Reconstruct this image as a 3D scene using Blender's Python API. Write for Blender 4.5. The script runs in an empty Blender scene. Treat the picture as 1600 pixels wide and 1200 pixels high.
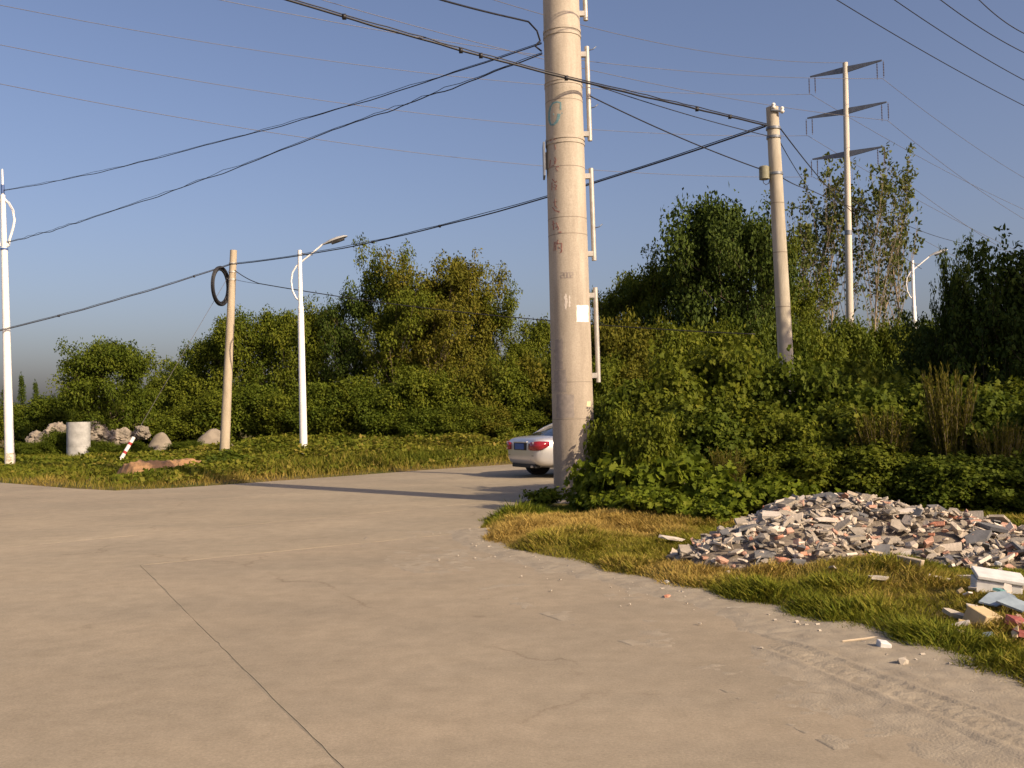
import bpy, bmesh, math, random
import numpy as np
from mathutils import Vector, Matrix

random.seed(7)
RNG = np.random.default_rng(7)
SC = bpy.context.scene
COL = SC.collection

# ------------------------------------------------------------------ camera
FPX, CAM_H = 1500.0, 1.6
PITCH, ROLL = math.atan(46 / 1500), math.radians(1.2)
CP = Vector((0, 0, CAM_H))
_f = Vector((0, math.cos(PITCH), math.sin(PITCH)))
_u0 = Vector((0, -math.sin(PITCH), math.cos(PITCH)))
_r0 = Vector((1, 0, 0))
CR = _r0 * math.cos(ROLL) - _u0 * math.sin(ROLL)
CU = _u0 * math.cos(ROLL) + _r0 * math.sin(ROLL)
cam_data = bpy.data.cameras.new('camera')
cam = bpy.data.objects.new('camera', cam_data)
COL.objects.link(cam)
cam_data.sensor_width = 36
cam_data.lens = 36 * FPX / 1600
cam_data.clip_end = 2000
cam_data.clip_start = 0.05
cam.matrix_world = Matrix(((CR.x, CU.x, -_f.x, CP.x), (CR.y, CU.y, -_f.y, CP.y), (CR.z, CU.z, -_f.z, CP.z), (0, 0, 0, 1)))
SC.camera = cam

# ------------------------------------------------------------------ light
SUN_EL = math.radians(29)
SUN_AZ = math.radians(132)          # clockwise from +Y (view direction): behind and to the right
SUN_DIR = Vector((math.sin(SUN_AZ) * math.cos(SUN_EL), math.cos(SUN_AZ) * math.cos(SUN_EL), math.sin(SUN_EL)))
world = bpy.data.worlds.new('World')
SC.world = world
world.use_nodes = True
wn = world.node_tree.nodes
bg = wn['Background']
sky = wn.new('ShaderNodeTexSky')
sky.sky_type = 'NISHITA'
sky.sun_disc = False
sky.sun_elevation = SUN_EL
sky.sun_rotation = SUN_AZ
sky.air_density = 1.0
sky.dust_density = 3.8
sky.ozone_density = 4.0
tint = wn.new('ShaderNodeMix'); tint.data_type = 'RGBA'; tint.blend_type = 'MULTIPLY'; tint.inputs[0].default_value = 1.0
tint.inputs[7].default_value = (1.22, 1.0, 0.98, 1)      # evening air: slightly violet
world.node_tree.links.new(sky.outputs[0], tint.inputs[6])
world.node_tree.links.new(tint.outputs[2], bg.inputs[0])
bg.inputs[1].default_value = 0.092
sun_data = bpy.data.lights.new('sun', 'SUN')
sun = bpy.data.objects.new('sun', sun_data)
COL.objects.link(sun)
sun_data.energy = 4.2
sun_data.angle = math.radians(0.5)
sun_data.color = (1.0, 0.80, 0.56)
sun.rotation_euler = (-SUN_DIR).to_track_quat('-Z', 'Y').to_euler()
SC.view_settings.view_transform = 'Standard'
SC.view_settings.look = 'None'
SC.view_settings.gamma = 1
SC.view_settings.use_curve_mapping = False
SC.view_settings.exposure = 0.60
SC.render.engine = 'CYCLES'


# ------------------------------------------------------------------ pixel helpers (photo 1600x1200)
def ray(px, py):
    return _f + CR * ((px - 800) / FPX) + CU * ((600 - py) / FPX)


def PIX(px, py, d):
    """point on the pixel's ray at forward distance d (world y)"""
    r = ray(px, py)
    return CP + r * (d / r.y)


def GND(px, py, z=0.0):
    r = ray(px, py)
    return CP + r * ((z - CAM_H) / r.z)


# ------------------------------------------------------------------ object helpers
def tag(o, label, cat, group=None, kind=None):
    if label: o['label'] = label
    if cat: o['category'] = cat
    if group: o['group'] = group
    if kind: o['kind'] = kind
    return o


def link(name, me, parent=None, m=None):
    o = bpy.data.objects.new(name, me)
    COL.objects.link(o)
    if parent is not None: o.parent = parent
    if m is not None and me is not None and not me.materials: me.materials.append(m)
    return o


def thing(name, label, cat, loc=(0, 0, 0), group=None):
    o = bpy.data.objects.new(name, None)
    o.empty_display_size = 0.2
    COL.objects.link(o)
    o.location = loc
    return tag(o, label, cat, group)


class MB:
    """collects shapes; build() makes one mesh"""
    def __init__(s):
        s.v, s.f = [], []

    def add(s, v, f):
        n = len(s.v)
        s.v += [tuple(p) for p in v]
        s.f += [tuple(i + n for i in q) for q in f]
        return s

    def box(s, c, d, rot=None):
        hx, hy, hz = d[0] / 2, d[1] / 2, d[2] / 2
        vs = [Vector((x, y, z)) for x in (-hx, hx) for y in (-hy, hy) for z in (-hz, hz)]
        if rot is not None: vs = [rot @ p for p in vs]
        c = Vector(c)
        return s.add([p + c for p in vs], [(0, 1, 3, 2), (4, 6, 7, 5), (0, 4, 5, 1), (2, 3, 7, 6), (0, 2, 6, 4), (1, 5, 7, 3)])

    def tube(s, pts, rad, sides=8, caps=True):
        pts = [Vector(p) for p in pts]
        n = len(pts)
        if not hasattr(rad, '__len__'): rad = [rad] * n
        ref = None
        rings = []
        for i, p in enumerate(pts):
            t = (pts[min(i + 1, n - 1)] - pts[max(i - 1, 0)]).normalized()
            if ref is None:
                ref = Vector((1, 0, 0)) if abs(t.x) < 0.8 else Vector((0, 1, 0))
            a = (ref - t * ref.dot(t)).normalized()
            ref = a
            b = t.cross(a)
            rings.append([p + (a * math.cos(k * 2 * math.pi / sides) + b * math.sin(k * 2 * math.pi / sides)) * rad[i] for k in range(sides)])
        v = [q for r in rings for q in r]
        f = []
        for i in range(n - 1):
            for k in range(sides):
                k2 = (k + 1) % sides
                f.append((i * sides + k, i * sides + k2, (i + 1) * sides + k2, (i + 1) * sides + k))
        if caps:
            f.append(tuple(range(sides - 1, -1, -1)))
            f.append(tuple((n - 1) * sides + k for k in range(sides)))
        return s.add(v, f)

    def build(s, name, m, parent=None, smooth=False, bevel=0.0, auto=None):
        me = bpy.data.meshes.new(name)
        me.from_pydata(s.v, [], s.f)
        me.validate()
        if smooth:
            me.polygons.foreach_set('use_smooth', [True] * len(me.polygons))
            if auto: me.set_sharp_from_angle(angle=math.radians(auto))
        o = link(name, me, parent, m)
        if bevel:
            b = o.modifiers.new('bevel', 'BEVEL')
            b.width = bevel
            b.segments = 2
            b.limit_method = 'ANGLE'
        return o


# ------------------------------------------------------------------ materials
def nodes(name):
    m = bpy.data.materials.new(name)
    m.use_nodes = True
    nt = m.node_tree
    return m, nt, nt.nodes['Principled BSDF']


def mat(name, c1, c2=None, rough=0.7, scale=6.0, detail=6, bump=0.0, bscale=40.0, metal=0.0, spec=0.4, lo=0.35, hi=0.65, coat=0.0, stretch=None):
    m, nt, bs = nodes(name)
    bs.inputs['Roughness'].default_value = rough
    bs.inputs['Metallic'].default_value = metal
    bs.inputs['Specular IOR Level'].default_value = spec
    if coat:
        bs.inputs['Coat Weight'].default_value = coat
        bs.inputs['Coat Roughness'].default_value = 0.06
    tc = nt.nodes.new('ShaderNodeTexCoord')
    src = tc.outputs['Object']
    if stretch:
        mp = nt.nodes.new('ShaderNodeMapping')
        mp.inputs['Scale'].default_value = stretch
        nt.links.new(src, mp.inputs[0])
        src = mp.outputs[0]
    if c2 is None:
        c2 = tuple(min(1, x * 0.8) for x in c1)
    n = nt.nodes.new('ShaderNodeTexNoise')
    n.inputs['Scale'].default_value = scale
    n.inputs['Detail'].default_value = detail
    n.inputs['Roughness'].default_value = 0.62
    nt.links.new(src, n.inputs['Vector'])
    r = nt.nodes.new('ShaderNodeValToRGB')
    r.color_ramp.elements[0].position = lo
    r.color_ramp.elements[1].position = hi
    r.color_ramp.elements[0].color = (*c1, 1)
    r.color_ramp.elements[1].color = (*c2, 1)
    nt.links.new(n.outputs[0], r.inputs[0])
    nt.links.new(r.outputs[0], bs.inputs['Base Color'])
    if bump:
        n2 = nt.nodes.new('ShaderNodeTexNoise')
        n2.inputs['Scale'].default_value = bscale
        n2.inputs['Detail'].default_value = 5
        nt.links.new(src, n2.inputs['Vector'])
        b = nt.nodes.new('ShaderNodeBump')
        b.inputs['Strength'].default_value = bump
        b.inputs['Distance'].default_value = 0.01
        nt.links.new(n2.outputs[0], b.inputs['Height'])
        nt.links.new(b.outputs[0], bs.inputs['Normal'])
    return m


def leaf_mat(name, a, b, c, rough=0.65, trans=0.34):
    """leaf colour from the per-leaf 'tint' attribute: a (0) .. b (0.5) .. c (1)"""
    a, b, c = [tuple(x * k for x, k in zip(q, (1.10, 1.13, 1.0))) for q in (a, b, c)]
    m, nt, bs = nodes(name)
    at = nt.nodes.new('ShaderNodeAttribute')
    at.attribute_name = 'tint'
    r = nt.nodes.new('ShaderNodeValToRGB')
    cr = r.color_ramp
    cr.elements[0].color = (*a, 1)
    cr.elements[1].color = (*c, 1)
    e = cr.elements.new(0.5)
    e.color = (*b, 1)
    nt.links.new(at.outputs['Fac'], r.inputs[0])
    nt.links.new(r.outputs[0], bs.inputs['Base Color'])
    bs.inputs['Roughness'].default_value = rough
    bs.inputs['Specular IOR Level'].default_value = 0.12
    tr = nt.nodes.new('ShaderNodeBsdfTranslucent')
    nt.links.new(r.outputs[0], tr.inputs[0])
    mx = nt.nodes.new('ShaderNodeMixShader')
    mx.inputs[0].default_value = trans
    nt.links.new(bs.outputs[0], mx.inputs[1])
    nt.links.new(tr.outputs[0], mx.inputs[2])
    nt.links.new(mx.outputs[0], nt.nodes['Material Output'].inputs[0])
    return m


L_OLIVE = leaf_mat('olive leaves', (0.060, 0.078, 0.008), (0.108, 0.128, 0.012), (0.165, 0.165, 0.020))
L_GREEN = leaf_mat('green leaves', (0.046, 0.068, 0.007), (0.082, 0.106, 0.010), (0.135, 0.150, 0.018))
L_VINE = leaf_mat('vine leaves', (0.060, 0.078, 0.007), (0.102, 0.120, 0.010), (0.160, 0.158, 0.018))
L_DARK = leaf_mat('dark green leaves', (0.025, 0.040, 0.006), (0.044, 0.066, 0.009), (0.078, 0.098, 0.014), trans=0.18)
L_BROWN = leaf_mat('yellow brown leaves', (0.076, 0.080, 0.009), (0.125, 0.120, 0.014), (0.185, 0.145, 0.024))
L_POPLAR = leaf_mat('poplar leaves', (0.055, 0.070, 0.018), (0.100, 0.118, 0.030), (0.175, 0.175, 0.060))
L_BRIGHT = leaf_mat('bright vine leaves', (0.066, 0.090, 0.007), (0.108, 0.138, 0.010), (0.165, 0.178, 0.020))
L_PLUME = leaf_mat('dry plume leaves', (0.085, 0.088, 0.012), (0.135, 0.122, 0.018), (0.200, 0.150, 0.034))
L_GRASS = leaf_mat('verge grass', (0.092, 0.118, 0.010), (0.195, 0.178, 0.022), (0.385, 0.265, 0.082), trans=0.25)
L_WEED = leaf_mat('far verge weeds', (0.082, 0.105, 0.010), (0.150, 0.150, 0.018), (0.270, 0.195, 0.050))
M_BARK = mat('bark', (0.16, 0.12, 0.08), (0.08, 0.06, 0.04), 0.9, 8, bump=0.5, bscale=30, stretch=(1, 1, 0.3))
M_PALEBARK = mat('pale poplar bark', (0.34, 0.28, 0.20), (0.20, 0.15, 0.10), 0.85, 6, bump=0.3, bscale=30)
M_WHITE = mat('white lamp paint', (0.80, 0.79, 0.76), (0.70, 0.69, 0.66), 0.35, 3, spec=0.5)
M_LAMPGREY = mat('grey lamp head', (0.40, 0.40, 0.38), (0.30, 0.30, 0.29), 0.45, 4)
M_GLASS = mat('lamp glass', (0.10, 0.10, 0.11), (0.07, 0.07, 0.08), 0.15, 4)
M_POLEC = mat('tan pole concrete', (0.44, 0.37, 0.265), (0.34, 0.285, 0.20), 0.85, 5, bump=0.25, bscale=50, stretch=(1, 1, 0.25))
M_POLEG = mat('weathered pole concrete', (0.50, 0.45, 0.36), (0.34, 0.30, 0.23), 0.85, 5, bump=0.25, bscale=50, stretch=(1, 1, 0.2))
M_TOWER = mat('tower concrete', (0.56, 0.51, 0.43), (0.46, 0.42, 0.35), 0.8, 2, stretch=(1, 1, 0.2))
M_STEEL = mat('dull painted steel', (0.20, 0.22, 0.25), (0.14, 0.15, 0.17), 0.5, 5, metal=0.4)
M_ZINC = mat('galvanised steel', (0.50, 0.47, 0.42), (0.38, 0.36, 0.32), 0.5, 7, metal=0.3)
M_CABLE = mat('black cable', (0.018, 0.018, 0.022), (0.012, 0.012, 0.014), 0.5, 20)
M_WIRE = mat('weathered aluminium wire', (0.16, 0.15, 0.15), (0.12, 0.11, 0.11), 0.5, 20, metal=0.3)
M_PORC = mat('porcelain', (0.75, 0.72, 0.66), (0.62, 0.58, 0.52), 0.3, 10)
M_INSUL = mat('brown insulator', (0.10, 0.06, 0.05), (0.06, 0.04, 0.03), 0.4, 10)
M_BLUE = mat('blue clamp', (0.06, 0.12, 0.30), (0.05, 0.09, 0.22), 0.5, 10)
M_RED = mat('red paint', (0.40, 0.04, 0.04), (0.30, 0.03, 0.03), 0.55, 14)
M_STRIPEW = mat('white stripe paint', (0.78, 0.74, 0.70), (0.60, 0.57, 0.54), 0.5, 14)

# ------------------------------------------------------------------ ground, road
# plan outline of the concrete road: the junction in front, the road coming from behind the camera, the branch right
def g2(px, py):
    p = GND(px, py)
    return (p.x, p.y)


XD = Vector((0.775, 0.632, 0)).normalized()         # direction of the road branching right
farR = Vector((*g2(862, 722), 0))
nearR = Vector((0.55, 18.35, 0))
ROAD = [(4.6, -30), (4.1, 0)] + [g2(1640, 1100), g2(1600, 1086), g2(1500, 1056), g2(1400, 1018), g2(1300, 985), g2(1200, 960), g2(1100, 935), g2(1000, 912), g2(900, 890), g2(830, 873), g2(770, 858), g2(742, 845), g2(745, 826), g2(768, 806), g2(800, 797),
        (0.05, 17.2), tuple(nearR.xy), tuple((nearR + XD * 3).xy), tuple((nearR + XD * 90).xy),
        tuple((farR + XD * 90).xy), tuple((farR + XD * 4).xy), g2(862, 722), g2(790, 726), g2(670, 734), g2(550, 743), g2(450, 750), g2(370, 756), g2(280, 762), g2(180, 766.5), g2(110, 763), g2(50, 758), g2(0, 754), (-22, 32.5), (-48, 50), (-60, 36), (-40, -30)]
ROADA = np.array(ROAD, float)


def seg_sd(P, poly):
    """signed distance of points P (n,2) to polygon, positive outside"""
    n = len(poly)
    best = np.full(len(P), 1e9)
    inside = np.zeros(len(P), bool)
    for i in range(n):
        a, b = poly[i], poly[(i + 1) % n]
        ab = b - a
        t = np.clip(((P - a) @ ab) / (ab @ ab), 0, 1)
        d = np.hypot(*(P - (a + t[:, None] * ab)).T)
        best = np.minimum(best, d)
        c = ((a[1] > P[:, 1]) != (b[1] > P[:, 1]))
        xi = a[0] + (P[:, 1] - a[1]) / (b[1] - a[1] + 1e-12) * ab[0]
        inside ^= c & (P[:, 0] < xi)
    return np.where(inside, -best, best)


# value noise
_NT = np.random.default_rng(3).random((256, 256))


def vnoise(x, y):
    x0, y0 = np.floor(x).astype(int), np.floor(y).astype(int)
    fx, fy = x - x0, y - y0
    fx, fy = fx * fx * (3 - 2 * fx), fy * fy * (3 - 2 * fy)
    g = lambda i, j: _NT[i & 255, j & 255]
    return (g(x0, y0) * (1 - fx) + g(x0 + 1, y0) * fx) * (1 - fy) + (g(x0, y0 + 1) * (1 - fx) + g(x0 + 1, y0 + 1) * fx) * fy


def fbm(x, y, o=4):
    s, a, t = 0, 1, 0
    for k in range(o):
        s = s + a * vnoise(x * 2 ** k + 17 * k, y * 2 ** k + 31 * k)
        t += a
        a *= 0.5
    return s / t


def sstep(x, a, b):
    t = np.clip((x - a) / (b - a), 0, 1)
    return t * t * (3 - 2 * t)


# mounds on the verge: (x, y, rx, ry, rot, height)
RUB = [(3.72, 10.9, 1.05, 0.95, 0.0, 0.48), (2.80, 9.95, 1.05, 0.80, 0.45, 0.34), (4.40, 10.5, 0.9, 0.80, -0.3, 0.36), (5.5, 9.7, 1.5, 0.85, -0.35, 0.15), (4.6, 9.25, 0.8, 0.5, -0.2, 0.09)]
HUMPS = [(3.15, 8.65, 0.75, 0.36, -0.25, 0.15), (1.7, 9.3, 0.6, 0.4, 0, 0.10), (0.6, 11.2, 0.7, 0.5, 0, 0.09), (3.6, 7.2, 0.9, 0.6, 0, 0.08), (1.0, 12.9, 1.2, 0.8, 0, 0.10), (2.4, 8.1, 0.5, 0.4, 0, 0.09)]


def bump_sum(x, y, L):
    z = np.zeros_like(x)
    for cx, cy, rx, ry, a, h in L:
        ca, sa = math.cos(a), math.sin(a)
        u = ((x - cx) * ca + (y - cy) * sa) / rx
        v = (-(x - cx) * sa + (y - cy) * ca) / ry
        q = u * u + v * v
        z = z + h * np.exp(-q * 0.9) if L is HUMPS else np.maximum(z, h * np.clip(1.0 - q * 0.62, 0, None) ** 0.9)
    return z


def gz(x, y):
    x = np.atleast_1d(np.asarray(x, float)); y = np.atleast_1d(np.asarray(y, float))
    sd = seg_sd(np.stack([x, y], 1), ROADA)
    z = -0.07 + sstep(sd, -0.1, 0.35) * 0.085 + sstep(sd, 0.2, 2.5) * 0.06
    z = z + sstep(sd, 0.1, 1.0) * ((fbm(x * 1.3, y * 1.3) - 0.5) * 0.12 + (fbm(x * 0.3 + 9, y * 0.3) - 0.5) * 0.3 * sstep(sd, 1, 6))
    return z + bump_sum(x, y, HUMPS) * sstep(sd, 0.0, 0.4)


def gz1(x, y):
    return float(gz(x, y)[0])


def axis_pts(lo, hi, a, b, step, far):
    core = np.arange(a, b + 1e-6, step)
    l = a - np.cumsum(step * 1.25 ** np.arange(1, 60)); l = l[l > lo][::-1]
    r = b + np.cumsum(step * 1.25 ** np.arange(1, 60)); r = r[r < hi]
    return np.concatenate([[lo], l, core, r, [hi]])


def grid_mesh(name, X, Y, Z):
    ny, nx = X.shape
    v = np.stack([X, Y, Z], -1).reshape(-1, 3)
    i = np.arange(ny * nx).reshape(ny, nx)
    f = np.stack([i[:-1, :-1], i[:-1, 1:], i[1:, 1:], i[1:, :-1]], -1).reshape(-1, 4)
    return np_mesh(name, v, f)


def np_mesh(name, v, f, tint=None, smooth=False):
    me = bpy.data.meshes.new(name)
    me.vertices.add(len(v))
    me.vertices.foreach_set('co', np.ascontiguousarray(v, np.float32).ravel())
    k = f.shape[1]
    me.loops.add(f.size)
    me.loops.foreach_set('vertex_index', np.ascontiguousarray(f, np.int32).ravel())
    me.polygons.add(len(f))
    me.polygons.foreach_set('loop_start', np.arange(0, f.size, k, dtype=np.int32))
    if smooth: me.polygons.foreach_set('use_smooth', np.ones(len(f), bool))
    me.update(calc_edges=True)
    if tint is not None:
        at = me.attributes.new('tint', 'FLOAT', 'POINT')
        at.data.foreach_set('value', np.ascontiguousarray(tint, np.float32))
    return me


def ground_material():
    m, nt, bs = nodes('earth and thatch')
    bs.inputs['Roughness'].default_value = 0.95
    bs.inputs['Specular IOR Level'].default_value = 0.1
    tc = nt.nodes.new('ShaderNodeTexCoord')
    def noise(s, d=6):
        n = nt.nodes.new('ShaderNodeTexNoise'); n.inputs['Scale'].default_value = s; n.inputs['Detail'].default_value = d
        nt.links.new(tc.outputs['Object'], n.inputs['Vector']); return n
    a, b = noise(0.7), noise(9)
    r1 = nt.nodes.new('ShaderNodeValToRGB')
    r1.color_ramp.elements[0].position = 0.38; r1.color_ramp.elements[1].position = 0.62
    r1.color_ramp.elements[0].color = (0.075, 0.085, 0.020, 1); r1.color_ramp.elements[1].color = (0.20, 0.145, 0.060, 1)
    nt.links.new(a.outputs[0], r1.inputs[0])
    r2 = nt.nodes.new('ShaderNodeValToRGB')
    r2.color_ramp.elements[0].color = (0.5, 0.5, 0.45, 1); r2.color_ramp.elements[1].color = (1.2, 1.2, 1.2, 1)
    nt.links.new(b.outputs[0], r2.inputs[0])
    mx = nt.nodes.new('ShaderNodeMix'); mx.data_type = 'RGBA'; mx.blend_type = 'MULTIPLY'; mx.inputs[0].default_value = 1
    nt.links.new(r1.outputs[0], mx.inputs[6]); nt.links.new(r2.outputs[0], mx.inputs[7])
    nt.links.new(mx.outputs[2], bs.inputs['Base Color'])
    c = noise(30)
    bp = nt.nodes.new('ShaderNodeBump'); bp.inputs['Strength'].default_value = 0.8; bp.inputs['Distance'].default_value = 0.03
    nt.links.new(c.outputs[0], bp.inputs['Height']); nt.links.new(bp.outputs[0], bs.inputs['Normal'])
    return m


gx = axis_pts(-900, 900, -22, 22, 0.22, 0)
gy = axis_pts(-300, 1500, 2, 46, 0.22, 0)
GX, GY = np.meshgrid(gx, gy)
GZ = gz(GX.ravel(), GY.ravel()).reshape(GX.shape)
me = grid_mesh('ground', GX, GY, GZ)
me.polygons.foreach_set('use_smooth', np.ones(len(me.polygons), bool))
ground = link('ground', me, None, ground_material())
tag(ground, 'earth and thatch ground around the concrete junction', None, None, 'structure')


def concrete_material():
    m, nt, bs = nodes('road concrete')
    bs.inputs['Roughness'].default_value = 0.9
    bs.inputs['Specular IOR Level'].default_value = 0.15
    tc = nt.nodes.new('ShaderNodeTexCoord')
    oi = nt.nodes.new('ShaderNodeObjectInfo')
    def noise(s, d=6, st=None, rough=0.6):
        n = nt.nodes.new('ShaderNodeTexNoise'); n.inputs['Scale'].default_value = s; n.inputs['Detail'].default_value = d; n.inputs['Roughness'].default_value = rough
        if st:
            mp = nt.nodes.new('ShaderNodeMapping'); mp.inputs['Scale'].default_value = st; mp.inputs['Rotation'].default_value = (0, 0, 0.35)
            nt.links.new(tc.outputs['Object'], mp.inputs[0]); nt.links.new(mp.outputs[0], n.inputs['Vector'])
        else:
            nt.links.new(tc.outputs['Object'], n.inputs['Vector'])
        return n
    def ramp(src, p0, c0, p1, c1):
        r = nt.nodes.new('ShaderNodeValToRGB')
        r.color_ramp.elements[0].position = p0; r.color_ramp.elements[1].position = p1
        r.color_ramp.elements[0].color = (*c0, 1); r.color_ramp.elements[1].color = (*c1, 1)
        nt.links.new(src, r.inputs[0]); return r
    def mul(a, b, fac=1.0, mode='MULTIPLY'):
        x = nt.nodes.new('ShaderNodeMix'); x.data_type = 'RGBA'; x.blend_type = mode; x.inputs[0].default_value = fac
        nt.links.new(a, x.inputs[6]); nt.links.new(b, x.inputs[7]); return x.outputs[2]
    base = ramp(noise(0.28, 5).outputs[0], 0.35, (0.315, 0.265, 0.190), 0.68, (0.372, 0.314, 0.226)).outputs[0]
    stain = ramp(noise(0.8, 8, (0.6, 1.0, 1)).outputs[0], 0.36, (0.87, 0.88, 0.89), 0.66, (1.04, 1.03, 1.02)).outputs[0]
    fine = ramp(noise(60, 4, rough=0.8).outputs[0], 0.3, (0.80, 0.80, 0.80), 0.7, (1.15, 1.15, 1.15)).outputs[0]
    mid = ramp(noise(5, 8, rough=0.7).outputs[0], 0.35, (0.88, 0.88, 0.87), 0.65, (1.06, 1.06, 1.06)).outputs[0]
    var = ramp(oi.outputs['Random'], 0.0, (0.94, 0.94, 0.95), 1.0, (1.03, 1.03, 1.02)).outputs[0]
    c = mul(mul(mul(mul(base, stain), mid), fine), var)
    # hairline cracks and oil drips
    vo = nt.nodes.new('ShaderNodeTexVoronoi'); vo.feature = 'DISTANCE_TO_EDGE'; vo.inputs['Scale'].default_value = 0.22
    wn_ = noise(1.4, 5)
    wv = nt.nodes.new('ShaderNodeMix'); wv.data_type = 'VECTOR'; wv.inputs[0].default_value = 0.45
    nt.links.new(tc.outputs['Object'], wv.inputs[4]); nt.links.new(wn_.outputs[1], wv.inputs[5])
    nt.links.new(wv.outputs[1], vo.inputs['Vector'])
    crack = ramp(vo.outputs['Distance'], 0.0, (0.80, 0.78, 0.76), 0.0022, (1, 1, 1)).outputs[0]
    brk = ramp(noise(0.6, 3).outputs[0], 0.48, (0, 0, 0), 0.56, (1, 1, 1)).outputs[0]
    x = nt.nodes.new('ShaderNodeMix'); x.data_type = 'RGBA'; x.blend_type = 'MULTIPLY'
    nt.links.new(brk, x.inputs[0]); nt.links.new(c, x.inputs[6]); nt.links.new(crack, x.inputs[7])
    spots = ramp(noise(2.3, 2).outputs[0], 0.20, (0.78, 0.77, 0.76), 0.30, (1, 1, 1)).outputs[0]
    c = mul(x.outputs[2], spots)
    nt.links.new(c, bs.inputs['Base Color'])
    bp = nt.nodes.new('ShaderNodeBump'); bp.inputs['Strength'].default_value = 0.35; bp.inputs['Distance'].default_value = 0.006
    nt.links.new(noise(45, 5, rough=0.75).outputs[0], bp.inputs['Height'])
    nt.links.new(bp.outputs[0], bs.inputs['Normal'])
    return m


M_ROAD = concrete_material()
M_JOINT = mat('joint dust', (0.27, 0.235, 0.17), (0.20, 0.17, 0.125), 0.95, 12)


def clip(poly, p, n):
    """keep the side where (q-p).n >= 0"""
    out = []
    for i in range(len(poly)):
        a, b = poly[i], poly[(i + 1) % len(poly)]
        da = (a[0] - p[0]) * n[0] + (a[1] - p[1]) * n[1]
        db = (b[0] - p[0]) * n[0] + (b[1] - p[1]) * n[1]
        if da >= 0: out.append(a)
        if (da >= 0) != (db >= 0):
            t = da / (da - db)
            out.append((a[0] + (b[0] - a[0]) * t, a[1] + (b[1] - a[1]) * t))
    return out


def area(p):
    return 0.5 * abs(sum(p[i][0] * p[(i + 1) % len(p)][1] - p[(i + 1) % len(p)][0] * p[i][1] for i in range(len(p))))


def chipped(poly, seed):
    """slab outline with worn, chipped edges where the camera is near enough to see them"""
    rc = random.Random(seed)
    out = []
    for i in range(len(poly)):
        a, b = Vector(poly[i]), Vector(poly[(i + 1) % len(poly)])
        out.append(tuple(a))
        l = (b - a).length
        if l < 0.3: continue
        n = Vector((-(b - a).y, (b - a).x)) / l
        t = rc.uniform(0.05, 0.2)
        w = 0.0
        while t < l - 0.1:
            q = a + (b - a) * (t / l)
            if abs(q.x) < 16 and 0 < q.y < 20:
                w = 0.8 * w + rc.gauss(0, 0.0035)
                out.append(tuple(q + n * max(-0.005, min(0.012, w + (rc.uniform(0.004, 0.016) if rc.random() < 0.08 else 0)))))
                t += rc.uniform(0.05, 0.22)
            else:
                t += 0.7
    return out


def slab_obj(name, poly, z0, z1, m, parent):
    if name == 'slab': poly = chipped(poly, len(poly) * 31 + int(poly[0][0] * 100))
    bm = bmesh.new()
    vs = [bm.verts.new((x, y, z1)) for x, y in poly]
    try:
        f = bm.faces.new(vs)
    except ValueError:
        bm.free(); return
    bmesh.ops.remove_doubles(bm, verts=bm.verts, dist=1e-4)
    r = bmesh.ops.extrude_face_region(bm, geom=list(bm.faces))
    for e in r['geom']:
        if isinstance(e, bmesh.types.BMVert): e.co.z = z0
    bmesh.ops.triangulate(bm, faces=bm.faces)
    bmesh.ops.recalc_face_normals(bm, faces=bm.faces)
    me = bpy.data.meshes.new(name)
    bm.to_mesh(me); bm.free()
    return link(name, me, parent, m)


# road bed (joint filling) with the slabs as its pieces
road = slab_obj('road', [tuple(p) for p in ROAD], -0.055, -0.003, M_JOINT, None)
tag(road, 'dusty concrete junction with a branch road going right', None, None, 'structure')
LD = Vector((-0.472, 0.882, 0)).normalized()         # along the approach road
TD = Vector((LD.y, -LD.x, 0))
JP = Vector((*g2(380, 1045), 0))                     # a point on the long joint
TP = Vector((*g2(330, 872), 0))                      # a point on the transverse joint: beyond it the crossing road
G = 0.005


def halfclips(poly, cl):
    for p, n in cl:
        poly = clip(poly, p, n)
        if len(poly) < 3: return []
    return poly


TN = Vector((-0.55, 0.835, 0)).normalized()           # normal of the transverse joint
near = clip([tuple(p) for p in ROAD], (TP - TN * G).xy, (-TN).xy)
far = clip([tuple(p) for p in ROAD], (TP + TN * G).xy, TN.xy)
for i in range(-9, 4):
    for j in range(-3, 3):
        a = JP + TD * (i * 5.4 + G); b = JP + TD * ((i + 1) * 5.4 - G)
        c = TP + TN * (-(j + 1) * 14.0 + G); d = TP + TN * (-j * 14.0 - G)
        q = halfclips(near, [(a.xy, TD.xy), (b.xy, (-TD).xy), (c.xy, TN.xy), (d.xy, (-TN).xy)])
        if len(q) > 2 and area(q) > 0.05: slab_obj('slab', q, -0.05, 0.0 + 0.0015 * ((i * 7 + j * 3) % 3), M_ROAD, road)
XN = Vector((-XD.y, XD.x, 0))
for i in range(-2, 4):
    for j in range(-6, 9):
        a = nearR + XN * (j * 5.2 + G); b = nearR + XN * ((j + 1) * 5.2 - G)
        c = nearR + XD * (i * 40.0 + G - 20); d = nearR + XD * ((i + 1) * 40.0 - G - 20)
        q = halfclips(far, [(a.xy, XN.xy), (b.xy, (-XN).xy), (c.xy, XD.xy), (d.xy, (-XD).xy)])
        if len(q) > 2 and area(q) > 0.05: slab_obj('slab', q, -0.05, 0.0 + 0.0015 * ((i * 5 + j * 3) % 3), M_ROAD, road)

# dusty dirt drifted over the road edge, with tyre tread marks
M_DIRT = mat('drifted dirt', (0.325, 0.28, 0.205), (0.255, 0.217, 0.157), 0.95, 5, bump=0.5, bscale=70)
dx = np.arange(-0.7, 4.6, 0.022); dy = np.arange(3.4, 13.0, 0.022)
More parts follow.
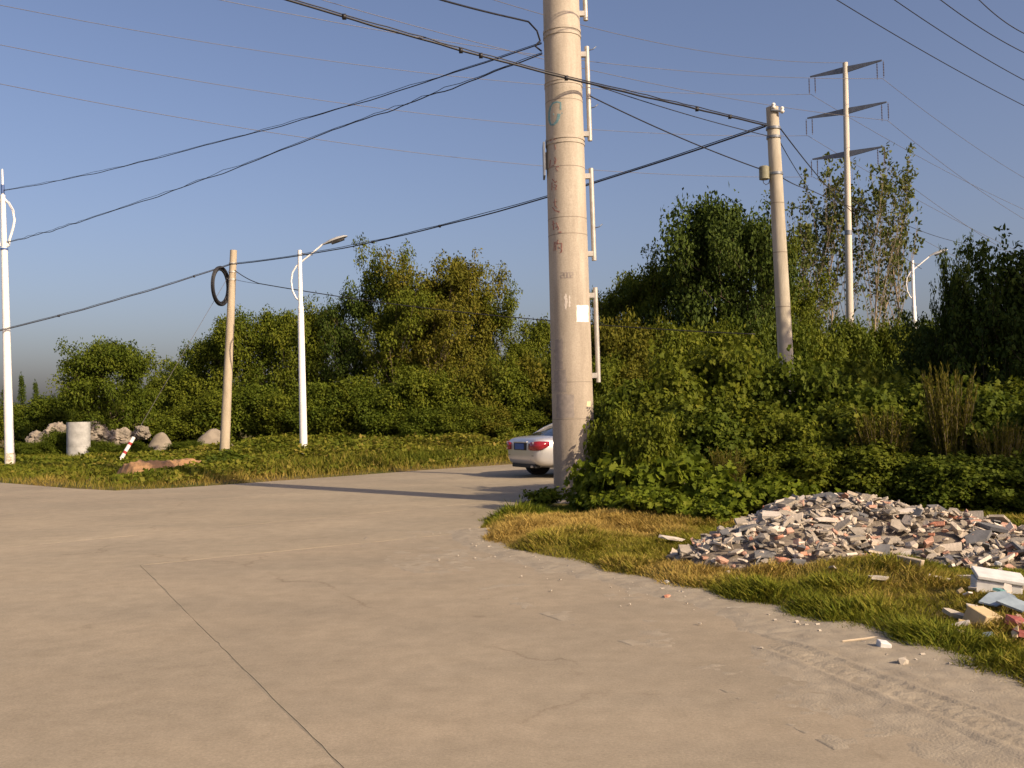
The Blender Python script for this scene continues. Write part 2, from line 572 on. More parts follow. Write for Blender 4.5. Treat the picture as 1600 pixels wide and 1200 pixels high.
# strip coordinates instead of a full grid: s along the edge, w across it
edge = np.array(ROAD[1:15])
el = np.concatenate([[0], np.cumsum(np.hypot(*np.diff(edge, axis=0).T))])
S = np.arange(0, el[-1], 0.022)
ex, ey = np.interp(S, el, edge[:, 0]), np.interp(S, el, edge[:, 1])
k = np.ones(41) / 41
pad = lambda a: np.concatenate([np.full(20, a[0]), a, np.full(20, a[-1])])
ex, ey = np.convolve(pad(ex), k, 'valid'), np.convolve(pad(ey), k, 'valid')
tx, ty = np.gradient(ex), np.gradient(ey)
tl = np.hypot(tx, ty); tx, ty = tx / tl, ty / tl
W = np.arange(-0.3, 1.5, 0.022)
DX = ex[:, None] - ty[:, None] * W[None]; DY = ey[:, None] + tx[:, None] * W[None]
SS, WW = np.meshgrid(S, W, indexing='ij')
wid = 0.30 + 0.85 * sstep(el[-1] - SS, 6.0, 8.8) * 1.0 + 0.25 * (fbm(SS * 0.8, SS * 0 + 3) - 0.5)
H = 0.022 * (1 - sstep(WW / np.maximum(wid, .1), 0.25, 1.15)) + (fbm(DX * 3, DY * 3, 4) - 0.5) * 0.022 + (fbm(DX * 14, DY * 14, 3) - 0.5) * 0.010 - 0.004
tr = WW - (0.62 + 0.05 * np.sin(SS * 0.9))
tread = (np.abs(tr) < 0.11) * (0.5 + 0.5 * np.sign(np.sin((SS + np.abs(tr) * 0.8) * 2 * math.pi / 0.075)))
gate = sstep(el[-1] - SS, 6.4, 7.6)
H = H - tread * 0.007 * gate + ((np.abs(np.abs(tr) - 0.135) < 0.03) * 0.006) * gate
H = np.minimum(H, 0.03)
H[:, -1] = -0.03
me = grid_mesh('dirt', DX, DY, H)
dirt = link('dirt', me, None, M_DIRT)
tag(dirt, 'loose sandy dirt with tyre tread prints along the road edge', None, None, 'structure')

# ------------------------------------------------------------------ foliage
def leaves(P, T, N, size, width, shape, tint):
    """P base points, T tip directions, N normals (n,3); size (n,)"""
    N = N - (N * T).sum(1, keepdims=True) * T
    N /= np.linalg.norm(N, axis=1, keepdims=True) + 1e-9
    B = np.cross(N, T)
    if shape == 'simple':
        tmpl = np.array([(0, 0, 0), (.45, .5, .10), (1, 0, -.06), (.45, -.5, .10)])
        faces = np.array([(0, 2, 1), (0, 3, 2)])
    elif shape == 'broad':
        tmpl = np.array([(0, 0, 0), (.18, .46, .07), (.62, .42, .06), (1, 0, -.12), (.62, -.42, .06), (.18, -.46, .07)])
        faces = np.array([(0, 3, 2), (0, 2, 1), (0, 5, 4), (0, 4, 3)])
    elif shape == 'lobed':
        tmpl = np.array([(0, 0, 0), (.10, .48, .05), (.48, .24, .05), (.60, .55, .02), (1, 0, -.14), (.60, -.55, .02), (.48, -.24, .05), (.10, -.48, .05)])
        faces = np.array([(0, 2, 1), (0, 4, 2), (2, 4, 3), (0, 7, 6), (0, 6, 4), (6, 5, 4)])
    elif shape == 'blade':
        tmpl = np.array([(0, .5, 0), (0, -.5, 0), (.55, .38, .03), (.55, -.38, .03), (1, 0, -.16)])
        faces = np.array([(0, 1, 3), (0, 3, 2), (2, 3, 4)])
    n, k = len(P), len(tmpl)
    s = size[:, None, None]
    V = P[:, None] + s * (tmpl[None, :, 0:1] * T[:, None] + width * tmpl[None, :, 1:2] * B[:, None] + tmpl[None, :, 2:3] * N[:, None])
    F = (np.arange(n)[:, None, None] * k + faces[None]).reshape(-1, 3)
    return V.reshape(-1, 3), F, np.repeat(tint, k)


def unit(a):
    return a / (np.linalg.norm(a, axis=1, keepdims=True) + 1e-9)


def make_tree(seed, h, r, cb, nl, ns, lpc, lsize, lwidth, shape, clump, trunk_r, up=0.5, prof='round', sweep=(0, 0), stems=1, spread=0.0, droop=0.25, twig=0.012, extra=0, flat=0.7, sides=6, jag=0.35):
    """returns (trunk mesh, crown mesh): limbs and twigs grown from the stem, leaf clumps along them"""
    rng = np.random.default_rng(seed)
    mb = MB()
    C, R, O = [], [], []
    for si in range(stems):
        ang = si * 2.399 + rng.random()
        off = np.array([math.cos(ang), math.sin(ang)]) * spread * (0.35 + 0.65 * rng.random()) if stems > 1 else np.zeros(2)
        hs = h * (1 - 0.28 * rng.random() * (stems > 1))
        npt = 7
        tp = []
        wob = rng.normal(0, 0.02 * h, (npt, 2)) * np.linspace(0, 1, npt)[:, None]
        for i in range(npt):
            t = i / (npt - 1)
            xy = off * (0.25 + 0.75 * t) + wob[i] + np.array(sweep) * h * t * t
            tp.append(np.array([xy[0], xy[1], hs * 0.96 * t]))
        tp = np.array(tp)
        if stems == 1: tp[0, 2] = -0.15
        else: tp[0, 2] = -0.1
        mb.tube(tp, [max(trunk_r * (1 - 0.9 * i / (npt - 1)) / (1 if stems == 1 else 1.6), 0.008) for i in range(npt)], sides)
        def at(t):
            q = t * (npt - 1); i = min(int(q), npt - 2); return tp[i] + (tp[i + 1] - tp[i]) * (q - i)
        nli = max(4, nl // stems)
        for i in range(nli):
            u = (i + rng.random()) / nli
            t = cb + (0.99 - cb) * u
            p0 = at(t)
            az = i * 2.399 + rng.normal(0, 0.5) + ang
            if prof == 'round': pr = max(0.18, math.sin(math.pi * min(0.97, 0.14 + 0.80 * u)) ** 0.7)
            elif prof == 'bush': pr = max(0.22, math.cos(u * math.pi * 0.47) ** 0.55)
            elif prof == 'column': pr = max(0.16, (1 - u) ** 0.55 * min(1, 0.55 + u * 2.2))
            elif prof == 'cone': pr = max(0.08, 1 - u)
            L = r * pr * (1 - jag + 2 * jag * rng.random()) / (1.0 if stems == 1 else 1.35)
            dirv = np.array([math.cos(az), math.sin(az), up * (0.6 + 0.8 * rng.random())])
            lp = []
            for k in range(4):
                s = k / 3
                q = p0 + dirv * L * s + np.array([0, 0, up * 0.35 * L * s * s - droop * 0.5 * L * s * s]) + np.array([sweep[0], sweep[1], 0]) * L * 1.5 * s * s + rng.normal(0, 0.05 * L, 3) * s
                lp.append(q)
            lr = max(trunk_r * 0.38 * (1 - 0.75 * t), twig)
            mb.tube(lp, [lr, lr * 0.75, lr * 0.5, lr * 0.3], 4, False)
            lp = np.array(lp)
            for k in range(ns):
                s = 0.30 + 0.70 * (k + rng.random()) / ns
                q = s * 3; ii = min(int(q), 2)
                b0 = lp[ii] + (lp[ii + 1] - lp[ii]) * (q - ii)
                d = rng.normal(0, 1, 3); d[2] = abs(d[2]) * up + 0.1; d = d / np.linalg.norm(d)
                d = d + dirv / np.linalg.norm(dirv) * 0.6 + np.array([sweep[0], sweep[1], 0]) * 2
                b1 = b0 + d * L * 0.38 * (0.5 + rng.random())
                if twig > 0.009: mb.tube([b0, (b0 + b1) / 2 + rng.normal(0, 0.02 * L, 3), b1], [lr * 0.4, lr * 0.3, 0.004], 3, False)
                for w in ((0.55, 1.0) if extra else (0.9,)):
                    C.append(b0 + (b1 - b0) * w); R.append(clump * (0.65 + 0.7 * rng.random())); O.append(p0)
            C.append(lp[-1]); R.append(clump * 0.8); O.append(p0)
        C.append(tp[-1] + np.array([0, 0, 0.04 * h])); R.append(clump * 0.7); O.append(tp[-2])
    C, R, O = np.array(C), np.array(R), np.array(O)
    n = len(C)
    cnt = np.maximum(4, (lpc * (R / clump) ** 1.6).astype(int))
    idx = np.repeat(np.arange(n), cnt)
    m = len(idx)
    g = rng.normal(0, 1, (m, 3)); g[:, 2] *= flat
    g *= 0.55
    gl_ = np.linalg.norm(g, axis=1, keepdims=True)
    g *= np.minimum(1.0, 0.95 / (gl_ + 1e-6)) * (0.65 + 0.35 * np.minimum(1, 0.75 / (gl_ + 1e-6)))
    P = C[idx] + g * R[idx][:, None] + np.array([sweep[0], sweep[1], 0]) * R[idx][:, None] * 1.2
    P[:, 2] = np.maximum(P[:, 2], 0.03)
    out = unit(C[idx] - O[idx] + 1e-4)
    T = unit(out * 0.5 + g * 0.5 + rng.normal(0, 0.75, (m, 3)) + np.array([sweep[0] * 3, sweep[1] * 3, -droop * 1.6]))
    N = unit(out * 0.45 + unit(g) * 0.95 + rng.normal(0, 0.42, (m, 3)) + np.array([0, 0, 0.45]))
    size = lsize * (0.6 + 0.8 * rng.random(m))
    ct = rng.normal(0, 0.16, n)
    tint = np.clip(0.42 + ct[idx] + rng.normal(0, 0.17, m), 0, 1)
    V, F, tt = leaves(P, T, N, size, lwidth, shape, tint)
    crown = np_mesh('crown', V, F, tt)
    me = bpy.data.meshes.new('trunk')
    me.from_pydata(mb.v, [], mb.f)
    me.polygons.foreach_set('use_smooth', [True] * len(me.polygons))
    return me, crown


def set_mat(o, m):
    if not o.data.materials: o.data.materials.append(m)
    o.material_slots[0].link = 'OBJECT'
    o.material_slots[0].material = m


def proto_size(me, _c={}):
    if me.name not in _c:
        co = np.empty(len(me.vertices) * 3, np.float32); me.vertices.foreach_get('co', co); co = co.reshape(-1, 3)
        c = np.median(co[:, :2], axis=0)
        _c[me.name] = (float(np.percentile(co[:, 2], 99.6)), float(np.percentile(np.hypot(*(co[:, :2] - c).T), 93)))
    return _c[me.name]


def plant(name, proto, h0, r0, x, y, h, r, rot, leafm, barkm, label, cat, group=None, parts=('trunk', 'crown')):
    h0, r0 = proto_size(proto[1])
    t = thing(name, label, cat, (x, y, gz1(x, y) - 0.02), group)
    t.rotation_euler = (0, 0, rot)
    t.scale = (r / r0, r / r0, h / h0)
    a = link(parts[0], proto[0], t); set_mat(a, barkm)
    b = link(parts[1], proto[1], t); set_mat(b, leafm)
    return t


# prototypes -------------------------------------------------------
TREE_A = [make_tree(11 + i, 8, 2.6, 0.16, 26, 5, 64, 0.20, 0.62, 'simple', 0.74, 0.16, 0.45, 'round', droop=0.3, extra=1) for i in range(3)]
TREE_D = [make_tree(15, 6, 2.5, 0.12, 40, 7, 60, 0.16, 0.66, 'simple', 0.55, 0.13, 0.4, 'round', droop=0.3, extra=1, jag=0.25)]
TREE_W = [make_tree(21 + i, 9, 2.4, 0.14, 30, 5, 50, 0.20, 0.60, 'simple', 0.60, 0.15, 0.95, 'round', sweep=(0.05, 0.0), droop=0.55, extra=1, jag=0.5) for i in range(3)]
TREE_P = [make_tree(31 + i, 13, 1.5, 0.34, 30, 5, 7, 0.22, 0.62, 'broad', 0.26, 0.10, 2.8, 'column', sweep=(0.06, 0.0), droop=-0.1, twig=0.012, jag=0.55) for i in range(3)]
BUSH_F = [make_tree(41 + i, 4, 2.2, 0.02, 34, 4, 62, 0.18, 0.60, 'simple', 0.62, 0.06, 0.55, 'bush', stems=4, spread=0.9, droop=0.3, extra=1, twig=0.008) for i in range(3)]
BUSH_N = [make_tree(51 + i, 2.6, 1.5, 0.02, 40, 4, 40, 0.135, 0.80, 'lobed', 0.40, 0.035, 0.55, 'bush', stems=5, spread=0.6, droop=0.5, extra=1, twig=0.008) for i in range(3)]
TREE_N = [make_tree(61 + i, 5, 2.2, 0.10, 46, 6, 30, 0.15, 0.62, 'broad', 0.36, 0.09, 0.8, 'round', sweep=(0.03, 0), droop=0.35, extra=1, twig=0.010, jag=0.5) for i in range(2)]
CONIF = make_tree(71, 6, 1.2, 0.05, 40, 4, 20, 0.2, 0.4, 'simple', 0.3, 0.1, 0.2, 'cone', droop=0.2)


def from_px(px, py, d):
    p = PIX(px, py, d)
    return p.x, p.y, p.z - gz1(p.x, p.y)


def put(name, protos, h0, r0, px, py, d, wpx, leafm, barkm, label, cat='tree', group=None, parts=('trunk', 'crown'), rot=None, hk=1.0):
    x, y, h = from_px(px, py, d)
    i = int(px * 7 + py * 3) % len(protos)
    return plant(name, protos[i], h0, r0, x, y, h * hk, wpx / FPX * d, random.uniform(0, 6.28) if rot is None else rot, leafm, barkm, label, cat, group, parts)


# far side, left of the big pole ------------------------------------
put('round_tree', TREE_D, 6.2, 2.6, 172, 533, 44, 64, L_GREEN, M_BARK, 'small round green tree over the upright white concrete pipe')
BP = ('stem', 'foliage')
GB = 'bushes behind the far verge'
LBUSH = 'olive-green bush in the hedgerow behind the far verge'
for px, py, d, w, m in [(30, 632, 50, 45, L_OLIVE), (75, 618, 49, 46, L_GREEN), (120, 605, 52, 42, L_OLIVE), (150, 655, 50, 50, L_OLIVE),
                        (215, 612, 50, 48, L_GREEN), (255, 590, 52, 44, L_OLIVE), (300, 585, 50, 46, L_OLIVE), (235, 645, 46, 46, L_OLIVE), (290, 635, 47, 46, L_OLIVE),
                        (345, 610, 46, 52, L_OLIVE), (405, 600, 46, 54, L_GREEN), (450, 615, 45, 50, L_OLIVE), (500, 600, 45, 54, L_GREEN), (545, 590, 45, 54, L_OLIVE),
                        (600, 600, 44, 52, L_GREEN), (650, 575, 44, 54, L_OLIVE), (700, 585, 44, 52, L_OLIVE), (745, 570, 44, 52, L_BROWN), (790, 575, 44, 52, L_OLIVE), (835, 560, 45, 52, L_BROWN), (880, 560, 45, 52, L_OLIVE),
                        (725, 630, 42, 44, L_OLIVE), (775, 640, 42, 42, L_BROWN), (825, 640, 42, 42, L_OLIVE), (670, 640, 42, 42, L_GREEN)]:
    place = next(t for lim, t in [(130, 'beside the tall double-bow lamp'), (240, 'behind the white concrete pipe'), (345, 'behind the spoil heaps'), (475, 'between the tan pole and the white street lamp'), (625, 'just right of the white street lamp'), (760, 'below the tall windswept trees'), (2000, 'behind the silver car')] if px < lim)
    put('hedgerow_bush', BUSH_F, 4.1, 2.2, px, py, d, w, m, M_BARK, {L_OLIVE: 'olive', L_GREEN: 'green', L_BROWN: 'yellow-brown'}[m] + ' hedgerow bush ' + place, 'bush', GB, BP)
for px, py, d, w, lb in [(45, 690, 40.5, 26, 'low green shrub beside the foot of the tall double-bow lamp'), (88, 672, 41, 24, 'low green shrub left of the white concrete pipe'), (160, 688, 40.5, 22, 'low green shrub right of the white concrete pipe'), (205, 690, 41.5, 26, 'low green shrub behind the striped stay guard'), (292, 688, 41.5, 28, 'low green shrub between the two spoil heaps')]:
    put('low_shrub', BUSH_F, 4.1, 2.2, px, py, d, w, L_GREEN, M_BARK, lb, 'shrub', None, BP)
GT = 'trees of the hedgerow behind the far verge'
for px, py, d, w, m in [(325, 525, 50, 44, L_GREEN), (370, 492, 49, 56, L_OLIVE), (418, 487, 50, 56, L_GREEN), (462, 492, 49, 54, L_OLIVE), (505, 476, 50, 50, L_OLIVE), (280, 562, 58, 34, L_GREEN), (848, 500, 50, 46, L_OLIVE), (810, 535, 49, 44, L_OLIVE)]:
    put('hedgerow_tree', TREE_A, 8.2, 2.6, px, py, d, w, m, M_BARK, ('rounded green' if m is L_GREEN else 'rounded olive') + (' hedgerow tree between the spoil heaps and the street lamp' if px < 480 else ' hedgerow tree next to the tall windswept trees' if px < 600 else ' hedgerow tree behind the car and big pole'), 'tree', GT)
GW = 'tall windswept trees of the hedgerow'
for px, py, d, w, m in [(548, 432, 48, 46, L_DARK), (592, 380, 48, 46, L_OLIVE), (640, 398, 47, 58, L_BROWN), (690, 404, 47, 60, L_BROWN), (733, 412, 48, 52, L_BROWN), (770, 455, 48, 42, L_OLIVE), (615, 450, 46, 60, L_OLIVE), (675, 470, 46, 60, L_BROWN)]:
    put('windswept_tree', TREE_W, 9.3, 2.4, px, py, d, w, m, M_BARK, {L_DARK: 'dark green', L_OLIVE: 'olive', L_BROWN: 'yellow-brown'}[m] + ' windswept tree rising tall above the hedgerow', 'tree', GW, rot=random.uniform(-0.5, 0.5))
for px, py, d, w in [(34, 586, 105, 12), (56, 597, 110, 11), (8, 600, 105, 14)]:
    put('distant_conifer', [CONIF], 6.2, 1.2, px, py, d, w, L_DARK, M_BARK, 'slim dark conifer far beyond the hedgerow', 'tree', 'distant conifers')

# far side, right of the big pole ------------------------------------
for px, py, d, w, m in [(960, 425, 52, 56, L_OLIVE), (1005, 412, 51, 56, L_OLIVE), (1045, 392, 50, 52, L_OLIVE), (1195, 360, 50, 48, L_OLIVE), (1240, 420, 52, 50, L_OLIVE)]:
    put('roadside_tree', TREE_W, 9.3, 2.4, px, py, d, w, m, M_BARK, 'olive-green tree beyond the branch road, lower than the dark tree', 'tree', 'trees beyond the branch road', rot=random.uniform(-0.5, 0.5))
put('dark_tree', TREE_A, 8.2, 2.6, 1118, 308, 47, 82, L_DARK, M_BARK, 'tallest dense dark-green tree between the big pole and the slim utility pole')
put('dark_tree', TREE_W, 9.3, 2.4, 1080, 345, 48, 46, L_DARK, M_BARK, 'dark ragged tree on the left flank of the tallest dark tree', rot=0)
put('dark_tree', TREE_A, 8.2, 2.6, 1165, 345, 46, 66, L_DARK, M_BARK, 'dark dense tree on the right flank of the tallest dark tree')
for px, py, d, w, m in [(945, 500, 44, 56, L_BROWN), (1000, 505, 43, 56, L_BROWN), (1055, 508, 43, 56, L_OLIVE), (1110, 505, 44, 56, L_OLIVE), (1165, 500, 45, 54, L_GREEN), (930, 560, 41, 50, L_OLIVE), (985, 565, 41, 50, L_BROWN), (1040, 570, 41, 50, L_OLIVE), (1095, 560, 42, 50, L_OLIVE), (1215, 500, 46, 52, L_GREEN), (1270, 505, 47, 52, L_OLIVE), (1325, 500, 48, 52, L_GREEN), (1380, 505, 49, 52, L_OLIVE), (1440, 500, 50, 52, L_GREEN), (1500, 500, 52, 52, L_GREEN), (1560, 500, 54, 52, L_GREEN)]:
    put('roadside_bush', BUSH_F, 4.1, 2.2, px, py, d, w, m, M_BARK, {L_OLIVE: 'olive', L_GREEN: 'green', L_BROWN: 'yellow-brown'}[m] + (' scrub bush beyond the branch road beside the big pole' if px < 1080 else ' scrub bush beyond the branch road under the dark trees' if px < 1230 else ' scrub bush at the foot of the poplars and tower'), 'bush', 'scrub beyond the branch road', BP)
for px, py, d, w in [(1240, 300, 57, 40), (1283, 238, 58, 40), (1262, 292, 60, 36), (1308, 262, 59, 34), (1350, 238, 57, 38), (1385, 228, 58, 36), (1372, 330, 60, 40), (1218, 330, 58, 30)]:
    put('poplar', TREE_P, 13.3, 1.6, px, py, d, w, L_POPLAR, M_PALEBARK, 'tall thin sparse poplar between ' + ('the utility pole and the crossarm tower' if px < 1320 else 'the crossarm tower and the distant street lamp'), 'tree', 'poplars by the tower', rot=random.uniform(-0.4, 0.4))

# near side, right of the big pole ------------------------------------
GN = 'broad-leaved bushes between the rubble and the branch road'
LN = 'broad-leaved green bush in the thicket behind the rubble'
for px, py, d, w, m, lb in [(988, 602, 16.5, 64, L_GREEN, 'leafy green bush pressing against the big concrete pole'), (1045, 585, 16.2, 80, L_VINE, 'vine-covered bush between the pole-side bush and the rust-brown shrub'), (1110, 545, 17.8, 84, L_VINE, LN), (1170, 560, 18.2, 74, L_GREEN, LN), (1190, 628, 15.4, 78, L_VINE, LN),
                          (1120, 640, 15.3, 76, L_GREEN, LN), (968, 640, 14.8, 44, L_VINE, 'low vine-green bush in front of the bush by the big pole'), (1014, 652, 14.1, 48, L_VINE, 'low vine-green bush above the tallest leafy weeds'), (950, 622, 18.2, 34, L_GREEN, 'green bush just behind the big pole hiding the car front'), (1285, 575, 17.6, 76, L_GREEN, LN), (1340, 560, 17.8, 84, L_VINE, LN), (1300, 632, 15.4, 84, L_OLIVE, LN), (1395, 600, 16.2, 84, L_GREEN, LN),
                          (1450, 640, 15.0, 72, L_VINE, LN), (1535, 615, 14.4, 84, L_GREEN, LN), (1600, 600, 14.8, 90, L_VINE, LN), (1650, 620, 13.8, 90, L_GREEN, LN), (1250, 690, 14.4, 66, L_VINE, LN), (1375, 690, 14.0, 70, L_OLIVE, LN), (1500, 710, 13.2, 72, L_GREEN, LN), (1580, 715, 13.0, 76, L_GREEN, LN)]:
    if lb is LN:
        place = next(t for lim, t in [(1200, 'between the pole-side bush and the utility pole'), (1300, 'at the foot of the utility pole'), (1400, 'behind the top of the rubble heap'), (1520, 'around the tall feathery shrub'), (2000, 'below the tallest shady tree')] if px < lim)
        lb2 = {L_GREEN: 'green', L_VINE: 'vine-green', L_OLIVE: 'olive'}[m] + ' broad-leaved thicket bush ' + place
    put('thicket_bush', BUSH_N, 2.75, 1.5, px, py, d, w, m, M_BARK, lb2 if lb is LN else lb, 'bush', GN if lb is LN else None, BP)
for px, py, d, w, lb in [(1575, 368, 18.5, 92, 'dark shady tree standing tallest above the right thicket'), (1665, 380, 18, 120, 'dark shady tree beyond the right thicket edge'), (1490, 385, 19.5, 36, 'dark young tree with ragged upright sprigs beside the shady tree'), (1440, 490, 20.5, 62, 'low dark tree at the foot of the distant lamp post')]:
    put('shady_tree', TREE_N, 5.2, 2.2, px, py, d, w, L_DARK, M_BARK, lb, rot=random.uniform(-0.4, 0.4))
# tall trees standing right of the frame shade the right thicket
for x, y, h, r in [(16.2, 11.4, 10.0, 3.0), (19.5, 14.0, 10.5, 3.4), (14.4, 6.8, 6.6, 1.7)]:
    plant('shade_tree', TREE_A[int(x) % 3], 8.2, 2.6, x, y, h, r, x, L_GREEN, M_BARK, 'large tree outside the frame shading the right thicket', 'tree', 'shade trees')


# plume shrubs: feathery yellow-brown spires
def make_plume(seed, h, r, n):
    rng = np.random.default_rng(seed)
    P, T, N, Sz = [], [], [], []
    mb = MB()
    for i in range(n):
        az = rng.random() * 6.28; out = rng.random() ** 0.6
        b = np.array([math.cos(az), math.sin(az), 0]) * r * 0.12
        tip = np.array([math.cos(az) * r * out, math.sin(az) * r * out, h * (1 - 0.35 * out * rng.random() - 0.1 * rng.random())])
        mb.tube([b, b + (tip - b) * 0.5 + np.array([0, 0, 0.05 * h]), tip], [0.009, 0.006, 0.003], 3, False)
        k = 90
        s = 0.22 + 0.78 * rng.random(k)
        c = b + (tip - b) * s[:, None] + np.array([0, 0, 0.12 * h]) * (s * (1 - s))[:, None] * 2
        d = unit((tip - b)[None] * 0.7 / h + rng.normal(0, 0.34, (k, 3)) + np.array([0, 0, .2]))
        P.append(c); T.append(d); N.append(rng.normal(0, 1, (k, 3))); Sz.append(0.13 * (1.15 - 0.6 * s) * (0.6 + 0.8 * rng.random(k)))
    P, T, N, Sz = map(np.concatenate, (P, T, N, Sz))
    V, F, tt = leaves(P, unit(T), unit(N), Sz, 0.22, 'simple', np.clip(rng.normal(0.45, 0.25, len(P)), 0, 1))
    me = bpy.data.meshes.new('stem'); me.from_pydata(mb.v, [], mb.f)
    return me, np_mesh('plume', V, F, tt)


PLUME = [make_plume(81, 2, 0.75, 70), make_plume(82, 2, 0.65, 60)]
for px, py, d, w, lb in [(1480, 572, 13.9, 36, 'tall feathery yellow-brown shrub in front of the dark shady tree'), (1133, 700, 14.0, 30, 'small feathery rust-brown shrub beside the leafy weeds'), (1375, 640, 14.3, 44, 'broad feathery olive-brown shrub behind the top of the rubble'), (1560, 660, 13.4, 34, 'feathery yellow-brown shrub below the tallest shady tree')]:
    put('feathery_shrub', PLUME, 2.0, 0.55, px, py, d, w, L_PLUME, M_BARK, lb, 'shrub', None, ('stem', 'plume'))

# leafy weeds round the pole foot and along the thicket's edge
WEED = [make_tree(91 + i, 0.6, 0.55, 0.0, 26, 4, 9, 0.105, 0.85, 'lobed', 0.14, 0.01, 0.6, 'bush', stems=5, spread=0.25, droop=0.5, twig=0.004) for i in range(2)]
GWD = 'leafy weeds at the foot of the thicket'
for px, py, d, w, hgt in [(950, 760, 14.7, 54, .85), (985, 745, 14.2, 66, 1.0), (1030, 752, 13.8, 70, .95), (1080, 765, 13.5, 68, .85), (1125, 780, 13.2, 60, .6), (1170, 785, 12.9, 60, .55), (1010, 800, 13.2, 50, .45), (1060, 805, 12.9, 50, .42), (960, 800, 13.9, 46, .42), (925, 790, 14.9, 36, .4), (1215, 775, 13.0, 60, .6), (1110, 815, 12.5, 44, .35)]:
    p = PIX(px, py, d)
    plant('leafy_weed', WEED[int(px) % 2], 0.63, 0.55, p.x, p.y, hgt, w / FPX * d, random.uniform(0, 6.28), L_BRIGHT, M_BARK, 'bright leafy weed clump ' + ('beside the big pole foot' if px < 970 else 'below the leafy bush by the big pole' if px < 1070 else 'between the big pole and the rubble' if px < 1150 else 'at the back of the rubble tip'), 'weed', GWD, BP)
for px, py, lb in [(850, 795, 'small leafy weed clump on the road side of the big pole foot')]:
    p = GND(px, py)
    plant('corner_weed', WEED[0], 0.63, 0.55, p.x, p.y, 0.34, 0.34, 1.0, L_BRIGHT, M_BARK, lb, 'weed', None, BP)
p = GND(352, 742)
plant('roadside_weed', WEED[1], 0.63, 0.55, p.x, p.y, 0.65, 0.6, 1.0, L_GREEN, M_BARK, 'dark weed clump at the end of the orange earth bank', 'weed', None, BP)


# ------------------------------------------------------------------ grass (uncountable)
def grass(name, n, xr, yr, sdr, hfun, wid, tintf, label, seed, m, lean=0.7, shape='blade', accept=None):
    rng = np.random.default_rng(seed)
    X = rng.uniform(*xr, n * 3); Y = rng.uniform(*yr, n * 3)
    vis = (X / np.maximum(Y, 1) < 0.60) & (X / np.maximum(Y, 1) > -0.60)
    X, Y = X[vis], Y[vis]
    sd = seg_sd(np.stack([X, Y], 1), ROADA)
    edge_n = (fbm(X * 2.2, Y * 2.2, 3) - 0.5) * 0.5
    k = (sd + edge_n > sdr[0]) & (sd < sdr[1]) & (bump_sum(X, Y, RUB) < 0.015)
    if accept is not None: k &= accept(X, Y, sd, rng)
    X, Y, sd = X[k][:n], Y[k][:n], sd[k][:n]
    Z = gz(X, Y) - 0.005
    hh = hfun(X, Y, sd, rng)
    a = fbm(X * 0.9 + 5, Y * 0.9, 3) * 14 + rng.normal(0, 1.3, len(X))
    ln = lean * (0.4 + 1.0 * rng.random(len(X)))
    T = unit(np.stack([np.cos(a) * ln, np.sin(a) * ln, np.ones(len(X))], 1))
    N = unit(np.stack([-np.cos(a) * 0.3, -np.sin(a) * 0.3, np.ones(len(X)) * ln], 1) + rng.normal(0, 0.5, (len(X), 3)))
    N = np.where(np.abs((N * T).sum(1, keepdims=True)) > 0.95, np.array([[1.0, 0, 0]]), N)
    V, F, tt = leaves(np.stack([X, Y, Z], 1), T, N, hh, wid, shape, tintf(X, Y, sd, rng))
    o = link(name, np_mesh(name, V, F, tt), None, m)
    return tag(o, label, 'grass', None, 'stuff')


def near_tint(X, Y, sd, rng):
    dry = sstep(fbm(X * 0.55 + 2, Y * 0.55 + 7, 3), 0.42, 0.62) * 0.55
    corner = np.exp(-(((X - 0.5) / 1.5) ** 2 + ((Y - 12.0) / 1.6) ** 2)) * 0.55
    left = np.exp(-(((X - 1.8) / 0.8) ** 2 + ((Y - 9.6) / 1.0) ** 2)) * 0.35
    return np.clip(0.22 + dry + corner * sstep(14.0 - Y, 0, 0.8) + left - 0.3 * sstep(Y, 13.6, 14.4) + rng.normal(0, 0.15, len(X)) - 0.15 * sstep(1.5 - Y * 0.2, 0, 1), 0, 1)


def near_h(X, Y, sd, rng):
    tus = sstep(fbm(X * 2.6, Y * 2.6, 3), 0.35, 0.7)
    worn = 1 - 0.72 * np.exp(-(((X - 3.75) / 0.62) ** 2 + ((Y - 7.25) / 0.75) ** 2)) - 0.60 * np.exp(-(((X - 4.3) / 0.9) ** 2 + ((Y - 8.75) / 0.45) ** 2)) - 0.5 * np.exp(-(((X - 1.75) / 0.4) ** 2 + ((Y - 10.6) / 0.6) ** 2))
    return np.clip(worn, 0.2, 1) * (0.035 + 0.085 * tus + 0.045 * rng.random(len(X))) * (0.5 + 0.5 * sstep(sd, -0.1, 0.5)) * 1.15 + 0.20 * np.exp(-(((X + 0.05) / 0.45) ** 2 + ((Y - 14.4) / 0.7) ** 2)) * rng.random(len(X))


grass('grass', 260000, (-1.2, 8.5), (4.2, 15.5), (0.0, 60), near_h, 0.085, near_tint, 'tussocky green and tawny grass on the near verge', 101, L_GRASS, 1.0, accept=lambda X, Y, sd, r: ~((Y > 18)))


def far_h(X, Y, sd, rng):
    return (0.10 + 0.35 * (0.35 + 0.65 * sstep(X / Y, -0.36, -0.24)) * sstep(sd, 0.1, 2.2) * (0.4 + 0.9 * fbm(X * 0.8, Y * 0.8, 3)) + 0.1 * rng.random(len(X)))


def far_tint(X, Y, sd, rng):
    return np.clip(0.34 + 0.55 * (1 - sstep(sd, 0.2, 2.2)) + (fbm(X * 0.4, Y * 0.4, 3) - 0.5) * 0.9 + rng.normal(0, 0.18, len(X)), 0, 1)


